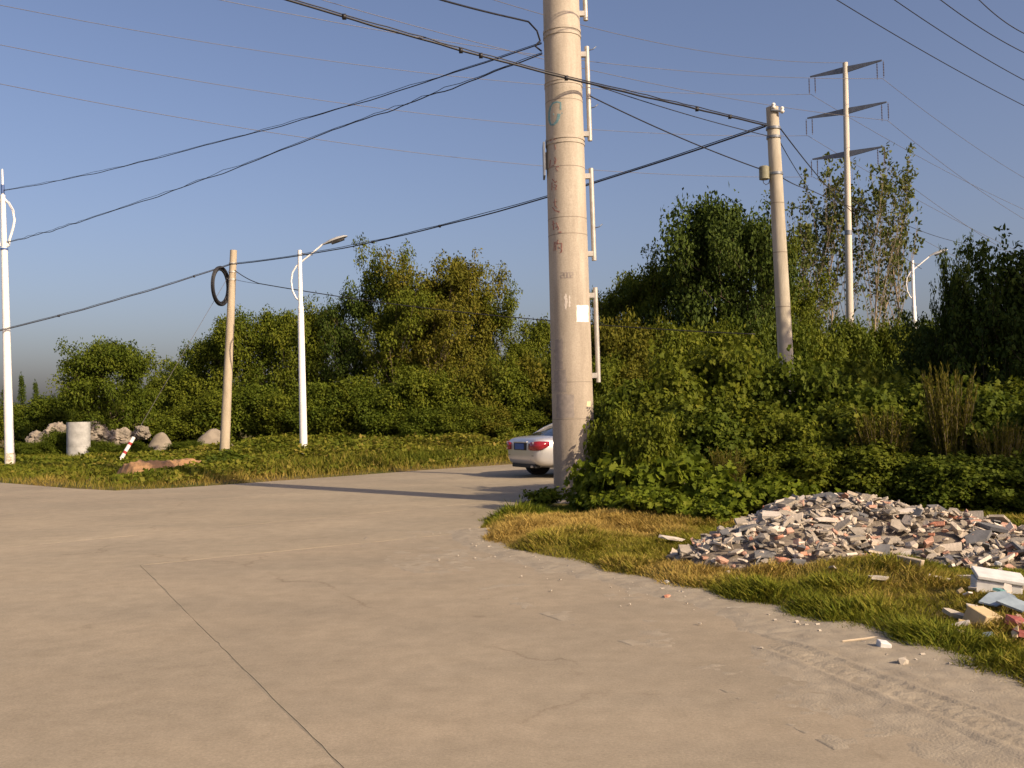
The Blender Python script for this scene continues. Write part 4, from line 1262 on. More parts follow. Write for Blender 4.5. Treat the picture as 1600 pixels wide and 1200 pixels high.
# ------------------------------------------------------------------ wires
def wire(name, label, pts, r, sag=0.0, m=M_WIRE, seg=28, group=None, cat='wire', wob=0.0, strands=1, nodes_=0, seed=1):
    """tube through the given points; each span sags by its share"""
    rw = random.Random(seed)
    b = MB()
    for s in range(strands):
        P = []
        for i in range(len(pts) - 1):
            a, c = Vector(pts[i]), Vector(pts[i + 1])
            sg = sag[i] if hasattr(sag, '__len__') else sag
            n = seg
            ph = rw.uniform(0, 6)
            for k_ in range(n + (i == len(pts) - 2)):
                t = k_ / n
                p = a.lerp(c, t) - Vector((0, 0, 4 * sg * t * (1 - t)))
                if wob: p += Vector((0, 0, 1)) * wob * (math.sin(t * 19 + ph) * 0.6 + math.sin(t * 43 + ph * 2) * 0.4) * math.sin(math.pi * t)
                if s: p += Vector((0, 0, 1)) * (r * 1.9 + (wob or r) * 1.2 * math.sin(t * 27 + s) ** 2 * math.sin(math.pi * t))
                P.append(p)
        b.tube(P, r if s == 0 else r * 0.55, 5)
        if s == 0 and nodes_:
            for q in range(nodes_):
                p = P[int((q + rw.random()) / nodes_ * (len(P) - 2)) + 1]
                b.box(p, (r * 3.4, r * 3.4, r * 4))
    o = b.build(name, m, None, True)
    return tag(o, label, cat, group)


# bundled cable passing in front of the big pole to the utility pole
uend = PIX(1198, 196, UD - 0.12)
A0 = PIX(430, -6, 14.2)
mid = PIX(885, 122, 16.2)
dv = (A0 - uend)
OUT = uend + Vector((dv.x, dv.y, 0)) * 2.6 + Vector((0, 0, 0.9))
wire('bundled_cable', 'thick black cable crossing in front of the big pole', [OUT, A0, mid, uend], 0.018, [0.4, 0.03, 0.0], M_CABLE, cat='cable', strands=2, nodes_=9, wob=0.008)
# cable from the left lamp past the tan pole, behind the big pole, to the utility pole
C0 = PIX(-160, 555, 31)
C1 = PIX(11, 514, WB.y - 0.2)
C2 = PIX(361, 413, LD_ - 0.2)
C3 = PIX(1197, 197, UD - 0.14)
wire('long_cable', 'black cable from the tan pole behind the big pole to the utility pole', [C0, C1, C2, C3], 0.018, [0.0, 0.10, 0.46], M_CABLE, cat='cable', strands=2, wob=0.012, nodes_=6)
# two cables from the tall lamp to the big pole
E1 = PIX(846, 68, PD - 0.05); E2 = PIX(847, 84, PD - 0.05)
wire('upper_cable', 'upper black cable from the tall lamp spike to the big pole', [PIX(4, 298, WB.y), PIX(320, 227, 27), E1], 0.011, [0.10, 0.10], M_CABLE, cat='cable', strands=2, wob=0.02)
wire('wavy_cable', 'wavy black cable from the tall lamp bow to the big pole', [PIX(10, 379, WB.y), PIX(150, 338, 30.5), PIX(520, 203, 22.8), E2], 0.012, [0.05, 0.08, 0.03], M_CABLE, cat='cable', strands=2, wob=0.03)
# looped drop at the big pole
E0 = PIX(690, 0, 14.5)
wire('looped_cable', 'black cable looping down to the left side of the big pole', [E0 + (E0 - E1) * 2.2 + Vector((0, 0, 0.6)), E0, PIX(805, 29, 16.2), PIX(826, 34, 16.5), PIX(839, 48, 16.7), PIX(844, 64, 16.8), PIX(836, 72, 16.8), PIX(846, 80, 16.9)], 0.016, [0.3, 0.01, 0, 0, 0, 0, 0], M_CABLE, seg=8, cat='cable', strands=1)
# drop from the big pole's ladder to the can
wire('drop_cable', 'thin black cable from the big pole to the can on the utility pole', [PIX(922, 150, PD - 0.1), PIX(1188, 264, UD - 0.05)], 0.012, 0.06, M_CABLE, cat='cable')
wire('twin_cable', 'thin cable along the thick cable to the utility pole band', [PIX(915, 128, PD - 0.2), PIX(1203, 213, UD - 0.13)], 0.009, 0.05, M_CABLE, cat='cable')
# cables leaving the utility pole to the right
wire('rear_cable', 'black cable leaving the utility pole top towards the poplars', [PIX(1213, 192, UD + 0.1), PIX(1300, 300, 29), PIX(1440, 420, 50)], 0.014, [0.05, 0.2], M_CABLE, cat='cable')
wire('rear_cable', 'thin black cable running down behind the utility pole', [PIX(1215, 215, UD + 0.1), PIX(1262, 292, 29)], 0.010, 0.05, M_CABLE, cat='cable')
wire('rear_cable', 'thin black cable leaving the can on the utility pole', [PIX(1218, 275, UD + 0.1), PIX(1262, 295, 26), PIX(1390, 340, 38), PIX(1545, 385, 52), PIX(1900, 450, 80)], 0.012, [0.04, 0.1, 0.25, 0.4], M_CABLE, cat='cable')
# low cable from the tan pole towards the branch road
wire('sagging_cable', 'sagging black cable from the tan pole across the hedgerow trees', [PIX(364, 420, LD_), PIX(405, 443, LD_ - 1), PIX(850, 500, 33.5), PIX(1180, 522, 31)], 0.017, [0.06, 0.12, 0.05], M_CABLE, cat='cable')
wire('thin_stay', 'thin strand splicing into the sagging cable at the tan pole', [PIX(364, 436, LD_), PIX(405, 443.5, LD_ - 1)], 0.008, 0.02, M_CABLE, cat='cable')

# power lines of the crossarm tower: to the left ...
GL = 'thin power lines strung from the crossarm tower'
LP = 'thin grey power line running left from the crossarm tower'
def powerline(tip, pxpy, dl, sag, label):
    p = PIX(*pxpy, dl)
    dirv = Vector((p.x - tip.x, p.y - tip.y, 0))
    ext = p + dirv * 0.8 + Vector((0, 0, 2.0))
    wire('power_line', label, [ext, p, tip], 0.012, [0.5, sag], M_WIRE, 26, GL, 'power line')
t1l, t1r, t2l, t2r, t3l, t3r = TIPS
powerline(t1l, (0, 8), 36, 1.0, LP)
powerline(t2l, (0, 70), 36, 1.0, LP)
powerline(t3l, (0, 131), 36, 1.0, LP)
powerline(t1r, (325, -4), 33, 0.8, LP)
powerline(t2r, (300, -2), 33, 1.6, LP) if False else powerline(t2r, (490, -4), 33, 0.6, LP)
powerline(t3r, (775, -2), 33, 0.3, LP) if False else None
powerline(TB + tv, (680, -30), 34, 0.8, LP)
# ... and to the right
LR = 'thin grey power line running right and down from the crossarm tower'
for tip, px, py, dd in [(t1l, 1640, 345, 70), (t1r, 1640, 300, 68), (t2l, 1640, 415, 70), (t2r, 1640, 365, 68), (t3l, 1640, 470, 70), (t3r, 1640, 430, 68)]:
    p = PIX(px, py, dd)
    wire('power_line', LR, [tip, p, p + (p - tip) * 1.5 + Vector((0, 0, 3))], 0.012, [0.35, 1.0], M_WIRE, 22, 'power lines right of the tower', 'power line')
# four wires of the line along the branch road, crossing the upper right corner
for k_, (xa, xb, yb) in enumerate([(1308, 1600, 165), (1398, 1600, 125), (1470, 1600, 82), (1530, 1600, 52)]):
    a = PIX(xa, 0, 18.7)
    r = ray(xb, yb); t_ = (a.z - 0.35 - CAM_H) / r.z; c = CP + r * t_
    d_ = (c - a); d_.z = 0
    wire('overhead_wire', 'dark overhead wire in the set of four above the right thicket', [a - d_ * 2.5 + Vector((0, 0, .9)), a, c, c + d_ * 4 + Vector((0, 0, .6))], 0.010, [0.2, 0.06, 0.4], M_CABLE, 18, 'four overhead wires along the branch road', 'wire')

# ------------------------------------------------------------------ car
def build_car():
    M_SILVER = mat('silver car paint', (0.62, 0.61, 0.61), (0.58, 0.57, 0.57), 0.28, 2, metal=0.55, coat=0.6)
    M_WIN = mat('tinted car glass', (0.02, 0.02, 0.03), (0.015, 0.015, 0.02), 0.06, 2, spec=0.6)
    M_TYRE = mat('tyre rubber', (0.022, 0.022, 0.022), (0.015, 0.015, 0.015), 0.8, 20)
    M_RIM = mat('alloy rim', (0.45, 0.45, 0.46), (0.35, 0.35, 0.36), 0.35, 6, metal=0.7)
    M_LAMP = mat('red lamp lens', (0.30, 0.018, 0.025), (0.22, 0.012, 0.018), 0.12, 8, coat=0.5)
    M_CLEAR = mat('clear lamp lens', (0.75, 0.65, 0.65), (0.6, 0.5, 0.5), 0.12, 8, coat=0.5)
    M_PLATE = mat('blue number plate', (0.035, 0.09, 0.30), (0.03, 0.08, 0.26), 0.4, 12)
    M_BLACK = mat('black trim', (0.02, 0.02, 0.02), (0.012, 0.012, 0.012), 0.6, 12)
    # local frame: x forward from the rear end (0) to the nose (4.6), y left
    t = thing('car', 'silver saloon car half hidden behind the big concrete pole', 'car')
    st = [  # x, half width, bottom z, top z
        (0.00, .60, .50, .84), (0.03, .74, .40, .93), (0.10, .81, .32, .985), (0.28, .855, .27, 1.015), (0.62, .875, .23, 1.03), (1.1, .885, .20, 1.00), (1.7, .89, .19, .955), (2.4, .89, .19, .945), (3.1, .885, .19, .94), (3.5, .875, .20, .915), (4.0, .85, .22, .84), (4.35, .79, .27, .76), (4.52, .70, .33, .68), (4.60, .55, .42, .60)]
    def sect(x, w, zb, zt):
        h = zt - zb
        half = [(0.0, zb), (0.70 * w, zb), (0.93 * w, zb + .06 * h), (1.0 * w, zb + .28 * h), (1.0 * w, zb + .52 * h), (0.985 * w, zb + .74 * h), (0.94 * w, zb + .90 * h), (0.82 * w, zb + .985 * h), (0.45 * w, zb + 1.005 * h), (0.0, zb + 1.01 * h)]
        return [(x, y, z_) for y, z_ in half] + [(x, -y, z_) for y, z_ in half[-2:0:-1]]
    v, f = [], []
    for s in st: v += sect(*s)
    k = 18
    for i in range(len(st) - 1):
        for j in range(k): f.append((i * k + j, (i + 1) * k + j, (i + 1) * k + (j + 1) % k, i * k + (j + 1) % k))
    f.append(tuple(range(k))); f.append(tuple((len(st) - 1) * k + j for j in range(k - 1, -1, -1)))
    b = MB(); b.add(v, f)
    body = b.build('body', M_SILVER, t, True)
    sub = body.modifiers.new('sub', 'SUBSURF'); sub.levels = 2; sub.render_levels = 2
    # greenhouse of glass with painted roof and pillars
    gs = [(0.62, .70, 1.00, .68), (1.55, .74, 1.0, .56), (1.75, .75, .97, .56), (2.6, .75, .95, .555), (2.85, .75, .95, .55), (3.55, .72, .93, .66)]
    top = {0: 1.02, 1: 1.405, 2: 1.435, 3: 1.45, 4: 1.42, 5: .95}
    v, f = [], []
    for i, (x, wb, zb, wt) in enumerate(gs):
        zt = top[i]
        v += [(x, wb, zb - .08), (x, wb + (wt - wb) * .5, zb + (zt - zb) * .55), (x, wt, zt - .035 * (i not in (0, 5))), (x, wt * .75, zt), (x, -wt * .75, zt), (x, -wt, zt - .035 * (i not in (0, 5))), (x, -(wb + (wt - wb) * .5), zb + (zt - zb) * .55), (x, -wb, zb - .08)]
    for i in range(5):
        for j in range(7): f.append((i * 8 + j, i * 8 + j + 1, (i + 1) * 8 + j + 1, (i + 1) * 8 + j))
    f += [tuple(range(7, -1, -1)), tuple(40 + j for j in range(8))]
    b = MB(); b.add(v, f); b.build('glasshouse', M_WIN, t, True, auto=35)
    rows = []
    for x, w, z_ in [(1.50, .565, 1.385), (1.62, .57, 1.425), (1.9, .575, 1.452), (2.3, .575, 1.462), (2.6, .57, 1.455), (2.86, .56, 1.425)]:
        rows.append([(x, w, z_ - .045), (x, w * .9, z_ - .005), (x, w * .5, z_ + .008), (x, 0, z_ + .012), (x, -w * .5, z_ + .008), (x, -w * .9, z_ - .005), (x, -w, z_ - .045)])
    v = [p for r_ in rows for p in r_]; f = [(i * 7 + j, i * 7 + j + 1, (i + 1) * 7 + j + 1, (i + 1) * 7 + j) for i in range(5) for j in range(6)]
    b = MB(); b.add(v, f); rf = b.build('roof', M_SILVER, t, True); so = rf.modifiers.new('s', 'SOLIDIFY'); so.thickness = 0.03; so.offset = -1
    for s_ in (1, -1):
        sail = [(0.58, .715, .97), (0.95, .735, .97), (1.42, .735, .97), (1.56, .665, 1.20), (1.72, .585, 1.41), (1.50, .565, 1.405), (1.05, .655, 1.225)]
        b = MB(); b.add([(x, y * s_, z_) for x, y, z_ in sail] + [(x, (y - .05) * s_, z_) for x, y, z_ in sail], [(0, 1, 6), (1, 2, 3), (1, 3, 6), (3, 4, 5), (3, 5, 6), (13, 8, 7), (10, 9, 8), (13, 10, 8), (12, 11, 10), (13, 12, 10)] + [(k_, (k_ + 1) % 7, (k_ + 1) % 7 + 7, k_ + 7) for k_ in range(7)])
        b.build('rear_pillar', M_SILVER, t)
        for P in ([(2.84, .565, 1.42), (3.2, .655, 1.21), (3.56, .725, .95)],):
            b = MB(); b.tube([(x, y * s_, z_) for x, y, z_ in P], [.045, .035, .03], 8); b.build('pillar', M_SILVER, t, True)
        b = MB(); b.tube([(2.2, .745 * s_, .93), (2.22, .665 * s_, 1.2), (2.24, .58 * s_, 1.42)], .022, 6); b.build('pillar', M_BLACK, t, True)
        # door mirror, handles
        b = MB(); b.box((3.15, .96 * s_, 1.0), (.12, .18, .13)); b.build('mirror', M_SILVER, t, bevel=0.03)
        for x in (1.55, 2.55):
            b = MB(); b.box((x, .895 * s_, .80), (.20, .03, .03)); b.build('door_handle', M_SILVER, t, bevel=0.01)
        # wheels
        for x in (0.95, 3.68):
            wp = Vector((x, .775 * s_, .315))
            b = MB(); b.tube([wp + Vector((0, dy_, 0)) for dy_ in (-.10, -.095, -.06, .06, .095, .10)], [.25, .295, .315, .315, .295, .25], 32); wh = b.build('tyre', M_TYRE, t, True, auto=50)
            b = MB(); b.tube([wp + Vector((0, s_ * dy_, 0)) for dy_ in (.0, .101, .104)], [.215, .215, .20], 24); b.build('rim', M_RIM, wh, True, auto=40)
            b = MB(); b.tube([wp + Vector((0, s_ * .085, .0)), wp + Vector((0, s_ * .118, 0))], [.05, .04], 12); b.build('hub', M_BLACK, wh)
            # dark arch lip
            P = [(x + math.cos(a) * .365, (.884 if x < 2 else .872) * s_, .315 + math.sin(a) * .365) for a in np.linspace(-0.25, math.pi + 0.25, 18)]
            b = MB(); b.tube(P, .026, 6); b.build('wheel_arch', M_SILVER, t, True)
            v = [(x, .8905 * s_, .315)] + [(x + math.cos(a) * .355, .8905 * s_, .315 + math.sin(a) * .355) for a in np.linspace(0, 2 * math.pi, 25)[:-1]]
            b = MB(); b.tube([Vector((x, .70 * s_, .33)), Vector((x, (.8905 if x < 2 else .878) * s_, .33))], .352, 28); b.build('wheel_well', M_BLACK, t)
            wh.location = (0, 0.125 * s_, 0)
        # tail lamp: red wrap with a clear upper piece
        v, f = [], []
        cols = [(.012, .46), (.004, .56), (.03, .70), (.085, .795), (.20, .850), (.34, .868)]
        hs = [(.70, .86), (.69, .88), (.685, .90), (.69, .91), (.73, .905), (.80, .895)]
        for (x, y), (z0, z1) in zip(cols, hs):
            v += [(x - .014, y * s_ + .012 * s_, z0), (x - .016, y * s_ + .014 * s_, (z0 + z1) / 2), (x - .004, y * s_ + .004 * s_, z1)]
        for i in range(5):
            for j in range(2): f.append((i * 3 + j, i * 3 + j + 1, (i + 1) * 3 + j + 1, (i + 1) * 3 + j))
        b = MB(); b.add(v, f); tl_ = b.build('tail_lamp', M_LAMP, t, True)
        so = tl_.modifiers.new('s', 'SOLIDIFY'); so.thickness = 0.05; so.offset = 0
        b = MB(); b.box((.045, .70 * s_, .865), (.09, .14, .055), Matrix.Rotation(-0.5 * s_, 3, 'Z')); b.build('clear_lens', M_CLEAR, tl_, bevel=0.012)
        b = MB(); b.box((.065, .60 * s_, .475), (.05, .22, .035), Matrix.Rotation(-0.25 * s_, 3, 'Z')); b.build('reflector', M_LAMP, t, bevel=0.006)
        b = MB(); b.box((4.40, .62 * s_, .66), (.22, .30, .12), Matrix.Rotation(0.5 * s_, 3, 'Z')); b.build('headlight', M_CLEAR, t, bevel=0.03)
    b = MB(); b.box((-0.004, 0, .775), (.03, .62, .18)); b.build('plate_recess', M_BLACK, t, bevel=0.01)
    b = MB(); b.box((-0.014, 0, .775), (.03, .46, .145)); b.build('number_plate', M_PLATE, t, bevel=0.006)
    b = MB(); b.box((0.01, 0, .885), (.05, .70, .035)); b.build('boot_trim', M_SILVER, t, bevel=0.01)
    b = MB(); b.box((0.055, 0, .555), (.09, 1.30, .012)); b.build('bumper_line', M_BLACK, t)
    b = MB(); b.box((0.16, 0, .30), (.16, 1.2, .10)); b.build('lower_valance', M_BLACK, t, bevel=0.02)
    b = MB(); b.tube([(0.02, -.5, .29), (0.3, -.5, .29)], .03, 8); b.build('exhaust', M_RIM, t)
    return t


car = build_car()
hd_ = math.radians(28)                       # heading: forward axis turned from +X towards +Y
rw_ = GND(838, 741)                          # left rear tyre, seen under the body, touches the road here
off = Matrix.Rotation(hd_, 3, 'Z') @ Vector((0.95, 0.90, 0))
car.location = (rw_.x - off.x, rw_.y - off.y, 0.002)
car.rotation_euler = (0, 0, hd_)

# ------------------------------------------------------------------ rubble
def chunk_mesh(name, seed, dims, kind, m):
    rng = random.Random(seed)
    bm = bmesh.new()
    if kind == 'shard':
        n = rng.choice((4, 4, 5, 5, 6))
        a0 = rng.random() * 6
        pts = [(math.cos(a0 + i * 6.283 / n + rng.uniform(-.35, .35)) * dims[0] / 2 * rng.uniform(.7, 1.15), math.sin(a0 + i * 6.283 / n + rng.uniform(-.35, .35)) * dims[1] / 2 * rng.uniform(.7, 1.15)) for i in range(n)]
        vs = [bm.verts.new((x, y, dims[2] / 2)) for x, y in pts]
        f = bm.faces.new(vs)
        r = bmesh.ops.extrude_face_region(bm, geom=[f])
        for e in r['geom']:
            if isinstance(e, bmesh.types.BMVert): e.co.z = -dims[2] / 2; e.co.x *= rng.uniform(.92, 1.05); e.co.y *= rng.uniform(.92, 1.05)
    elif kind == 'lump':
        bmesh.ops.create_icosphere(bm, subdivisions=1, radius=0.5)
        for v in bm.verts:
            k_ = rng.uniform(.7, 1.15)
            v.co = Vector((max(-.42, min(.42, v.co.x * k_)) * dims[0], max(-.40, min(.40, v.co.y * k_)) * dims[1], max(-.36, min(.36, v.co.z * k_)) * dims[2]))
    else:   # brick, possibly broken at one end
        bmesh.ops.create_cube(bm, size=1)
        for v in bm.verts:
            v.co = Vector((v.co.x * dims[0] + (rng.uniform(-.05, .02) if v.co.x > 0 else 0), v.co.y * dims[1], v.co.z * dims[2])) + Vector([rng.uniform(-.004, .004) for _ in range(3)])
        bmesh.ops.bevel(bm, geom=list(bm.edges), offset=0.005, segments=1, affect='EDGES')
    bmesh.ops.recalc_face_normals(bm, faces=bm.faces)
    me = bpy.data.meshes.new(name)
    bm.to_mesh(me); bm.free()
    if m: me.materials.append(m)
    return me


M_BRICK = mat('broken brick', (0.42, 0.17, 0.10), (0.50, 0.27, 0.18), 0.9, 9, bump=0.5, bscale=60)
M_PINK = mat('mortar-dusted brick', (0.42, 0.28, 0.21), (0.36, 0.19, 0.13), 0.9, 12, bump=0.5, bscale=60)
M_GREYC = mat('grey concrete rubble', (0.34, 0.30, 0.24), (0.24, 0.21, 0.165), 0.9, 8, bump=0.6, bscale=50)
M_BEIGE = mat('plaster rubble', (0.50, 0.43, 0.34), (0.38, 0.325, 0.25), 0.9, 8, bump=0.5, bscale=50)
M_WHITEC = mat('whitewashed shard', (0.58, 0.52, 0.44), (0.46, 0.41, 0.34), 0.85, 8, bump=0.3, bscale=50)
M_SLATE = mat('dark slate shard', (0.16, 0.16, 0.16), (0.11, 0.11, 0.11), 0.85, 8, bump=0.4, bscale=50)
M_RUBBASE = mat('rubble dust', (0.24, 0.20, 0.155), (0.15, 0.125, 0.095), 0.95, 14, bump=0.8, bscale=40)
PROTO = []
sd_ = 0
for m, w in [(M_BEIGE, 8), (M_GREYC, 11), (M_WHITEC, 4), (M_PINK, 1), (M_SLATE, 4)]:
    for k_ in range(w):
        sd_ += 1
        PROTO.append(('tile_shard', chunk_mesh('tile_shard', sd_, (random.uniform(.16, .42), random.uniform(.10, .24), random.uniform(.015, .04)), 'shard', m)))
for m, w in [(M_GREYC, 5), (M_BEIGE, 5), (M_PINK, 1)]:
    for k_ in range(w):
        sd_ += 1
        PROTO.append(('rubble_lump', chunk_mesh('rubble_lump', sd_, (random.uniform(.12, .26), random.uniform(.10, .18), random.uniform(.08, .14)), 'lump', m)))
for m, w in [(M_BRICK, 1), (M_PINK, 2), (M_GREYC, 2)]:
    for k_ in range(w):
        sd_ += 1
        PROTO.append(('brick', chunk_mesh('brick', sd_, (random.uniform(.13, .24), .115, .055), 'brick', m)))


def rub_z(x, y):
    return gz1(x, y) + float(bump_sum(np.array([x]), np.array([y]), RUB)[0])


pile = thing('rubble_pile', 'broad heap of broken bricks, tiles and concrete on the grassy verge', 'rubble', (3.8, 10.8, gz1(3.8, 10.8)))
PO = Vector(pile.location)
mx_ = np.arange(1.2, 8.2, 0.09); my_ = np.arange(8.2, 13.4, 0.09)
MX, MY = np.meshgrid(mx_, my_)
bs_ = bump_sum(MX.ravel(), MY.ravel(), RUB)
MZ = (gz(MX.ravel(), MY.ravel()) + bs_ - 0.05 + (fbm(MX.ravel() * 6, MY.ravel() * 6, 3) - 0.5) * 0.10 - 0.12 * (bs_ < 0.02)).reshape(MX.shape)
core = link('rubble_core', grid_mesh('rubble_core', MX - PO.x, MY - PO.y, MZ - PO.z), pile, M_RUBBASE)
rr_ = random.Random(17)
cands = []
while len(cands) < 1900:
    x, y = rr_.uniform(1.3, 8.0), rr_.uniform(8.4, 13.0)
    bz = float(bump_sum(np.array([x]), np.array([y]), RUB)[0])
    if bz < 0.02 and not (bz == 0 and rr_.random() < 0.02 and 1.6 < x < 5.5 and y < 10.4): continue
    if x / y > 0.62 or seg_sd(np.array([[x, y]]), ROADA)[0] < 0.35: continue
    cands.append((x, y, bz))
# the side towards the road shows largest: those are single pieces, the rest one part
front = sorted(cands, key=lambda c: c[1] - c[2] * 3)
single, rest = [], []
for c in cands:
    (single if len(single) < 295 else rest).append(c)
for i, (x, y, bz) in enumerate(single):
    nm, me_ = PROTO[rr_.randrange(len(PROTO))]
    o = bpy.data.objects.new(nm, me_); COL.objects.link(o); o.parent = pile
    s = rr_.uniform(0.55, 1.05)
    o.scale = (s, s, s)
    o.location = Vector((x, y, rub_z(x, y) + rr_.uniform(-0.01, 0.07))) - PO
    o.rotation_euler = (rr_.gauss(.18, .32), rr_.gauss(0, .30), rr_.gauss(0, .8)) if nm == 'tile_shard' else (rr_.gauss(0, .45), rr_.gauss(0, .45), rr_.uniform(0, 6.28))
bmv, bmf, bmi = [], [], []
mats_ = [M_BEIGE, M_GREYC, M_WHITEC, M_PINK, M_SLATE, M_BRICK]
for i, (x, y, bz) in enumerate(rest):
    nm, me_ = PROTO[rr_.randrange(len(PROTO))]
    s = rr_.uniform(0.22, 0.65)
    M4 = Matrix.Translation(Vector((x, y, rub_z(x, y) + rr_.uniform(-0.02, 0.05))) - PO) @ (Matrix.Rotation(rr_.uniform(0, 6.28), 4, 'Z') @ Matrix.Rotation(rr_.gauss(0, .5), 4, 'X') @ Matrix.Rotation(rr_.gauss(0, .5), 4, 'Y')) @ Matrix.Scale(s, 4)
    n0 = len(bmv)
    bmv += [M4 @ v.co for v in me_.vertices]
    for p_ in me_.polygons:
        bmf.append(tuple(v + n0 for v in p_.vertices)); bmi.append(mats_.index(me_.materials[0]))
me = bpy.data.meshes.new('rubble_fragments'); me.from_pydata([tuple(v) for v in bmv], [], bmf)
for m in mats_: me.materials.append(m)
me.polygons.foreach_set('material_index', bmi)
fr = link('rubble_fragments', me, pile); fr['kind'] = 'stuff'


# single pieces lying about ------------------------------------------
def surf_hit(px, py):
    """first point where the pixel's ray meets road, verge or rubble"""
    r = ray(px, py); D = np.arange(3.5, 16, 0.02)
    X_, Y_ = r.x / r.y * D, D
    Z_ = np.maximum(gz(X_, Y_), 0.0) + bump_sum(X_, Y_, RUB)
    k = int(np.argmax(CAM_H + r.z / r.y * D <= Z_))
    return float(X_[k]), float(Y_[k]), float(Z_[k])


def lying(name, label, cat, px, py, me_, s=1.0, rot=(0, 0, 0), dz=0.03, group=None):
    x, y, z = surf_hit(px, py)
    o = bpy.data.objects.new(name, me_); COL.objects.link(o)
    o.location = (x, y, z + (min(dz * 0.8, 0.075) if float(seg_sd(np.array([[x, y]]), ROADA)[0]) > 0.15 else min(dz * 0.6, 0.045))); o.scale = (s, s, s); o.rotation_euler = rot
    return tag(o, label, cat, group)


def shape(name, seed, dims, kind, m): return chunk_mesh(name, seed, dims, kind, m)
M_FOAM = mat('white foam board', (0.66, 0.65, 0.62), (0.50, 0.50, 0.48), 0.7, 10)
M_BLUEB = mat('pale blue board', (0.30, 0.37, 0.41), (0.20, 0.25, 0.29), 0.6, 6)
M_TEALB = mat('teal plastic scrap', (0.16, 0.36, 0.34), (0.12, 0.28, 0.28), 0.5, 8)
M_TAN = mat('tan block', (0.50, 0.39, 0.22), (0.40, 0.31, 0.18), 0.85, 8, bump=0.4)
M_REDS = mat('red plastic scrap', (0.30, 0.085, 0.07), (0.20, 0.06, 0.05), 0.6, 10)
M_STONE = mat('pale stone', (0.44, 0.395, 0.32), (0.33, 0.29, 0.23), 0.85, 10, bump=0.4)
M_WOOD = mat('weathered wood', (0.48, 0.40, 0.29), (0.34, 0.28, 0.20), 0.85, 12, stretch=(0.2, 1, 1))

lit = random.Random(31)
for k_ in range(16):
    px, py = lit.uniform(1500, 1600), lit.uniform(925, 1005)
    m_ = lit.choice((M_GREYC, M_BLUEB, M_WHITEC, M_TAN, M_PINK))
    lying('litter_shard', 'small mixed shard in the litter heap round the tan block', 'shard', px, py, shape('litter_shard', 300 + k_, (lit.uniform(.06, .18), lit.uniform(.05, .11), lit.uniform(.008, .03)), 'shard', m_), 1, (lit.gauss(0, .4), lit.gauss(0, .4), lit.uniform(0, 6)), 0.07, 'litter heap shards')
for k_ in range(14):
    px, py = lit.uniform(1380, 1600), lit.uniform(872, 915)
    m_ = lit.choice((M_GREYC, M_SLATE, M_WHITEC, M_WOOD, M_BEIGE))
    lying('stray_shard', 'loose shard fallen on the grass along the rubble front', 'shard', px, py, shape('stray_shard', 330 + k_, (lit.uniform(.08, .30), lit.uniform(.04, .12), lit.uniform(.01, .03)), 'shard', m_), 1, (lit.gauss(0, .2), lit.gauss(0, .2), lit.uniform(0, 6)), 0.06, 'stray shards along the rubble front')
box_ = thing('foam_box', 'crushed white foam box with a lid on the rubble edge', 'box', surf_hit(1556, 925))
b = MB(); b.box((0, 0, 0.055), (0.33, 0.20, 0.10)); b.build('box_body', M_FOAM, box_, bevel=0.008)
b = MB(); b.box((0.02, 0.0, 0.125), (0.36, 0.24, 0.03), Matrix.Rotation(0.12, 3, 'X') @ Matrix.Rotation(0.10, 3, 'Y')); b.build('box_lid', M_FOAM, box_, bevel=0.006)
box_.rotation_euler = (0.05, 0.05, -0.25)
lying('foam_piece', 'small bright white foam piece behind the foam box', 'foam', 1560, 890, shape('foam_piece', 201, (.10, .08, .07), 'lump', M_FOAM), 1, (0.3, 0.2, 1), 0.06)
lying('blue_board', 'pale blue-grey broken board above the tan block', 'board', 1555, 952, shape('blue_board', 202, (.34, .20, .012), 'shard', M_BLUEB), 1, (0.25, -0.15, 0.5), 0.10)
lying('grey_board', 'grey-blue broken board beyond the tan block', 'board', 1598, 962, shape('grey_board', 203, (.34, .22, .015), 'shard', M_BLUEB), 1, (0.35, 0.2, -0.4), 0.09)
lying('teal_scrap', 'flat teal plastic scrap in the grass by the boards', 'scrap', 1565, 935, shape('teal_scrap', 204, (.16, .08, .02), 'shard', M_TEALB), 1, (0.1, 0.2, 0.2), 0.07)
lying('tan_block', 'tan broken block tilted in the grass below the blue board', 'block', 1535, 978, shape('tan_block', 205, (.20, .16, .11), 'brick', M_TAN), 1, (0.35, 0.15, 0.6), 0.06)
lying('red_scrap', 'crumpled red plastic scrap in the grass', 'scrap', 1592, 985, shape('red_scrap', 206, (.24, .18, .12), 'lump', M_REDS), 1, (0.2, 0.3, 0.2), 0.06)
lying('red_scrap', 'flat dull red shard below the crumpled red scrap', 'scrap', 1597, 1000, shape('red_scrap', 207, (.20, .14, .03), 'shard', M_REDS), 1, (0.2, 0.1, 0.9), 0.05)
lying('grey_shard', 'small grey shard in the grass left of the tan block', 'shard', 1490, 970, shape('grey_shard', 208, (.16, .07, .03), 'shard', M_STONE), 1, (0.2, 0.3, -0.6), 0.06)
lying('post_stub', 'pale wooden post stub lying at the front of the rubble', 'post', 1424, 891, shape('post_stub', 209, (.26, .06, .06), 'brick', M_WOOD), 1, (0.0, 0.10, -1.0), 0.09)
lying('flat_shard', 'thin grey slab lying on the grass before the rubble', 'slab', 1373, 917, shape('flat_shard', 210, (.20, .12, .02), 'shard', M_STONE), 1, (0.05, 0.1, 0.1), 0.14)
lying('brick_lump', 'orange brick lump on the grass at the rubble foot', 'brick', 1225, 884, shape('brick_lump', 211, (.20, .12, .08), 'lump', M_BRICK), 1, (0.1, 0.1, 0.2), 0.05)
